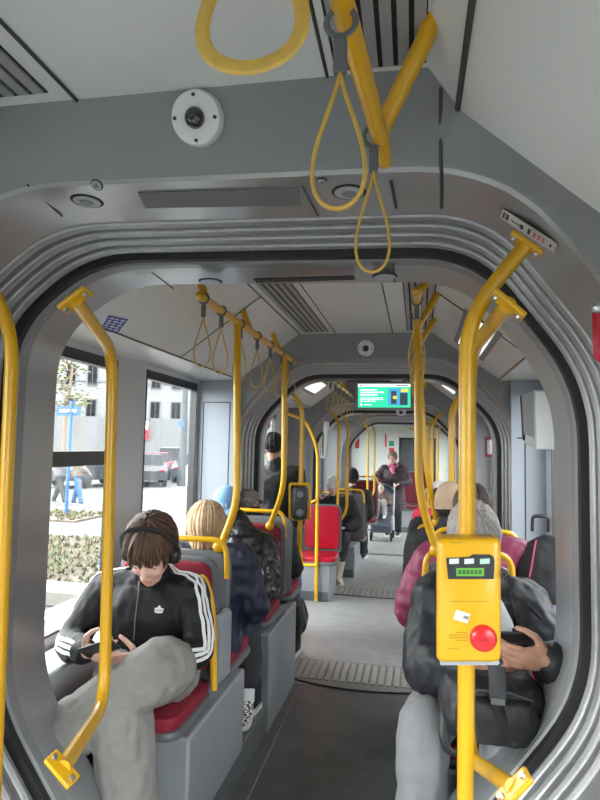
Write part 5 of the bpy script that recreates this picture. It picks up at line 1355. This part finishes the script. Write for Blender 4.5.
# small tree near the sign
p = atg(62, 480); t = thing('street_tree', 'young tree with sparse spring leaves behind the blue street sign', 'tree', p)
tr_ = MB(); tr_.tube([p, p + Z * 3.2, p + Z * 6 + V((.3, 0, 0))], [.14, .11, .05], 8); lf = MB(); rnd = random.Random(4)
for k in range(16):
    h = rnd.uniform(3, 6.5); a = rnd.uniform(0, 6.28); e = p + V((cos(a) * 1.3, sin(a) * 1.3, h + .9)); tr_.tube([p + Z * h, e], [.04, .012], 5)
    for j in range(16):
        q = e.lerp(p + Z * h, rnd.random() * .7) + V((rnd.uniform(-.4, .4), rnd.uniform(-.4, .4), rnd.uniform(-.3, .4))); lf.ell(q, (.09, .09, .05), n=6)
tr_.build('trunk', mat('bark', (.16, .12, .09), .9), t); lf.build('foliage', mat('spring_leaf', (.10, .11, .045), .8), t)
# pedestrians
for k, (px, lab, cm, ph) in enumerate(((59, 'left of the two walkers outside, in dark trousers', DKCLOTH, .30), (77, 'right of the two walkers outside, in blue jeans', mat('light_jeans', (.05, .11, .22), .8), .2))):
    p = atg(px, 504.5); F_ = V((.75, -.3, 0)).normalized(); s_ = 1.0
    person(lab, p, F_, p + Z * .95, dict(vox=.03, bvox=.02, face=False, anR=p + F_ * ph + Z * .09, anL=p - F_ * ph + Z * .10, kh=F_, wrR=p + F_ * .2 + Z * .95 + V((.2, .2, 0)), wrL=p - F_ * .2 + Z * .95,
           top=dict(mat=mat('walker_coat_%d' % k, ((.10, .10, .11), (.12, .11, .10))[k], .8), fat=.05, hem=-.05), pants=dict(mat=cm, fat=.03)))

# ------------------------------------------------------------------ light
wd = bpy.data.worlds.new('sky'); SC.world = wd; wd.use_nodes = True; nt = wd.node_tree; bg = nt.nodes['Background']
tc = nt.nodes.new('ShaderNodeTexCoord'); sp_ = nt.nodes.new('ShaderNodeSeparateXYZ'); rp = nt.nodes.new('ShaderNodeValToRGB')
rp.color_ramp.elements[0].position = 0; rp.color_ramp.elements[0].color = (.88, .89, .90, 1); rp.color_ramp.elements[1].position = 1; rp.color_ramp.elements[1].color = (.97, .975, .97, 1)
nt.links.new(tc.outputs['Generated'], sp_.inputs[0]); nt.links.new(sp_.outputs[2], rp.inputs[0]); nt.links.new(rp.outputs[0], bg.inputs[0])
bg.inputs[1].default_value = 7.5
def portal(s, y0, y1, z0, z1, fn=ident):
    l = bpy.data.lights.new('window_portal', 'AREA'); l.shape = 'RECTANGLE'; l.size = y1 - y0; l.size_y = z1 - z0; l.cycles.is_portal = True
    o = bpy.data.objects.new('window_portal', l); COL.objects.link(o); o['kind'] = 'structure'
    o.location = fn((s * (HW + .06), (y0 + y1) / 2, (z0 + z1) / 2)); o.rotation_euler = (0, radians(90) * s, 0)
    o.rotation_euler = Matrix((V((0, 1, 0)), V((0, 0, 1)) , V((1, 0, 0)))).transposed().to_euler() if s > 0 else Matrix((V((0, -1, 0)), V((0, 0, 1)), V((-1, 0, 0)))).transposed().to_euler()
for s in (-1, 1):
    for y0, y1, z0, z1 in ((-2.45, 1.0, .3, 2.06), (2.06, 4.12, .84, 2.13), (4.95, 7.1, .35, 2.05), (8.1, 9.9, .85, 2.1), (10.7, 12.9, .5, 2.05)): portal(s, y0, y1, z0, z1)
SC.view_settings.view_transform = 'Standard'; SC.view_settings.look = 'None'; SC.view_settings.gamma = 1; SC.view_settings.use_curve_mapping = False
SC.view_settings.exposure = 1.08
SC.cycles.use_denoising = True
SC.cycles.max_bounces = 10; SC.cycles.diffuse_bounces = 6; SC.cycles.transparent_max_bounces = 16; SC.cycles.caustics_reflective = False; SC.cycles.caustics_refractive = False
SC.cycles.sample_clamp_indirect = 6
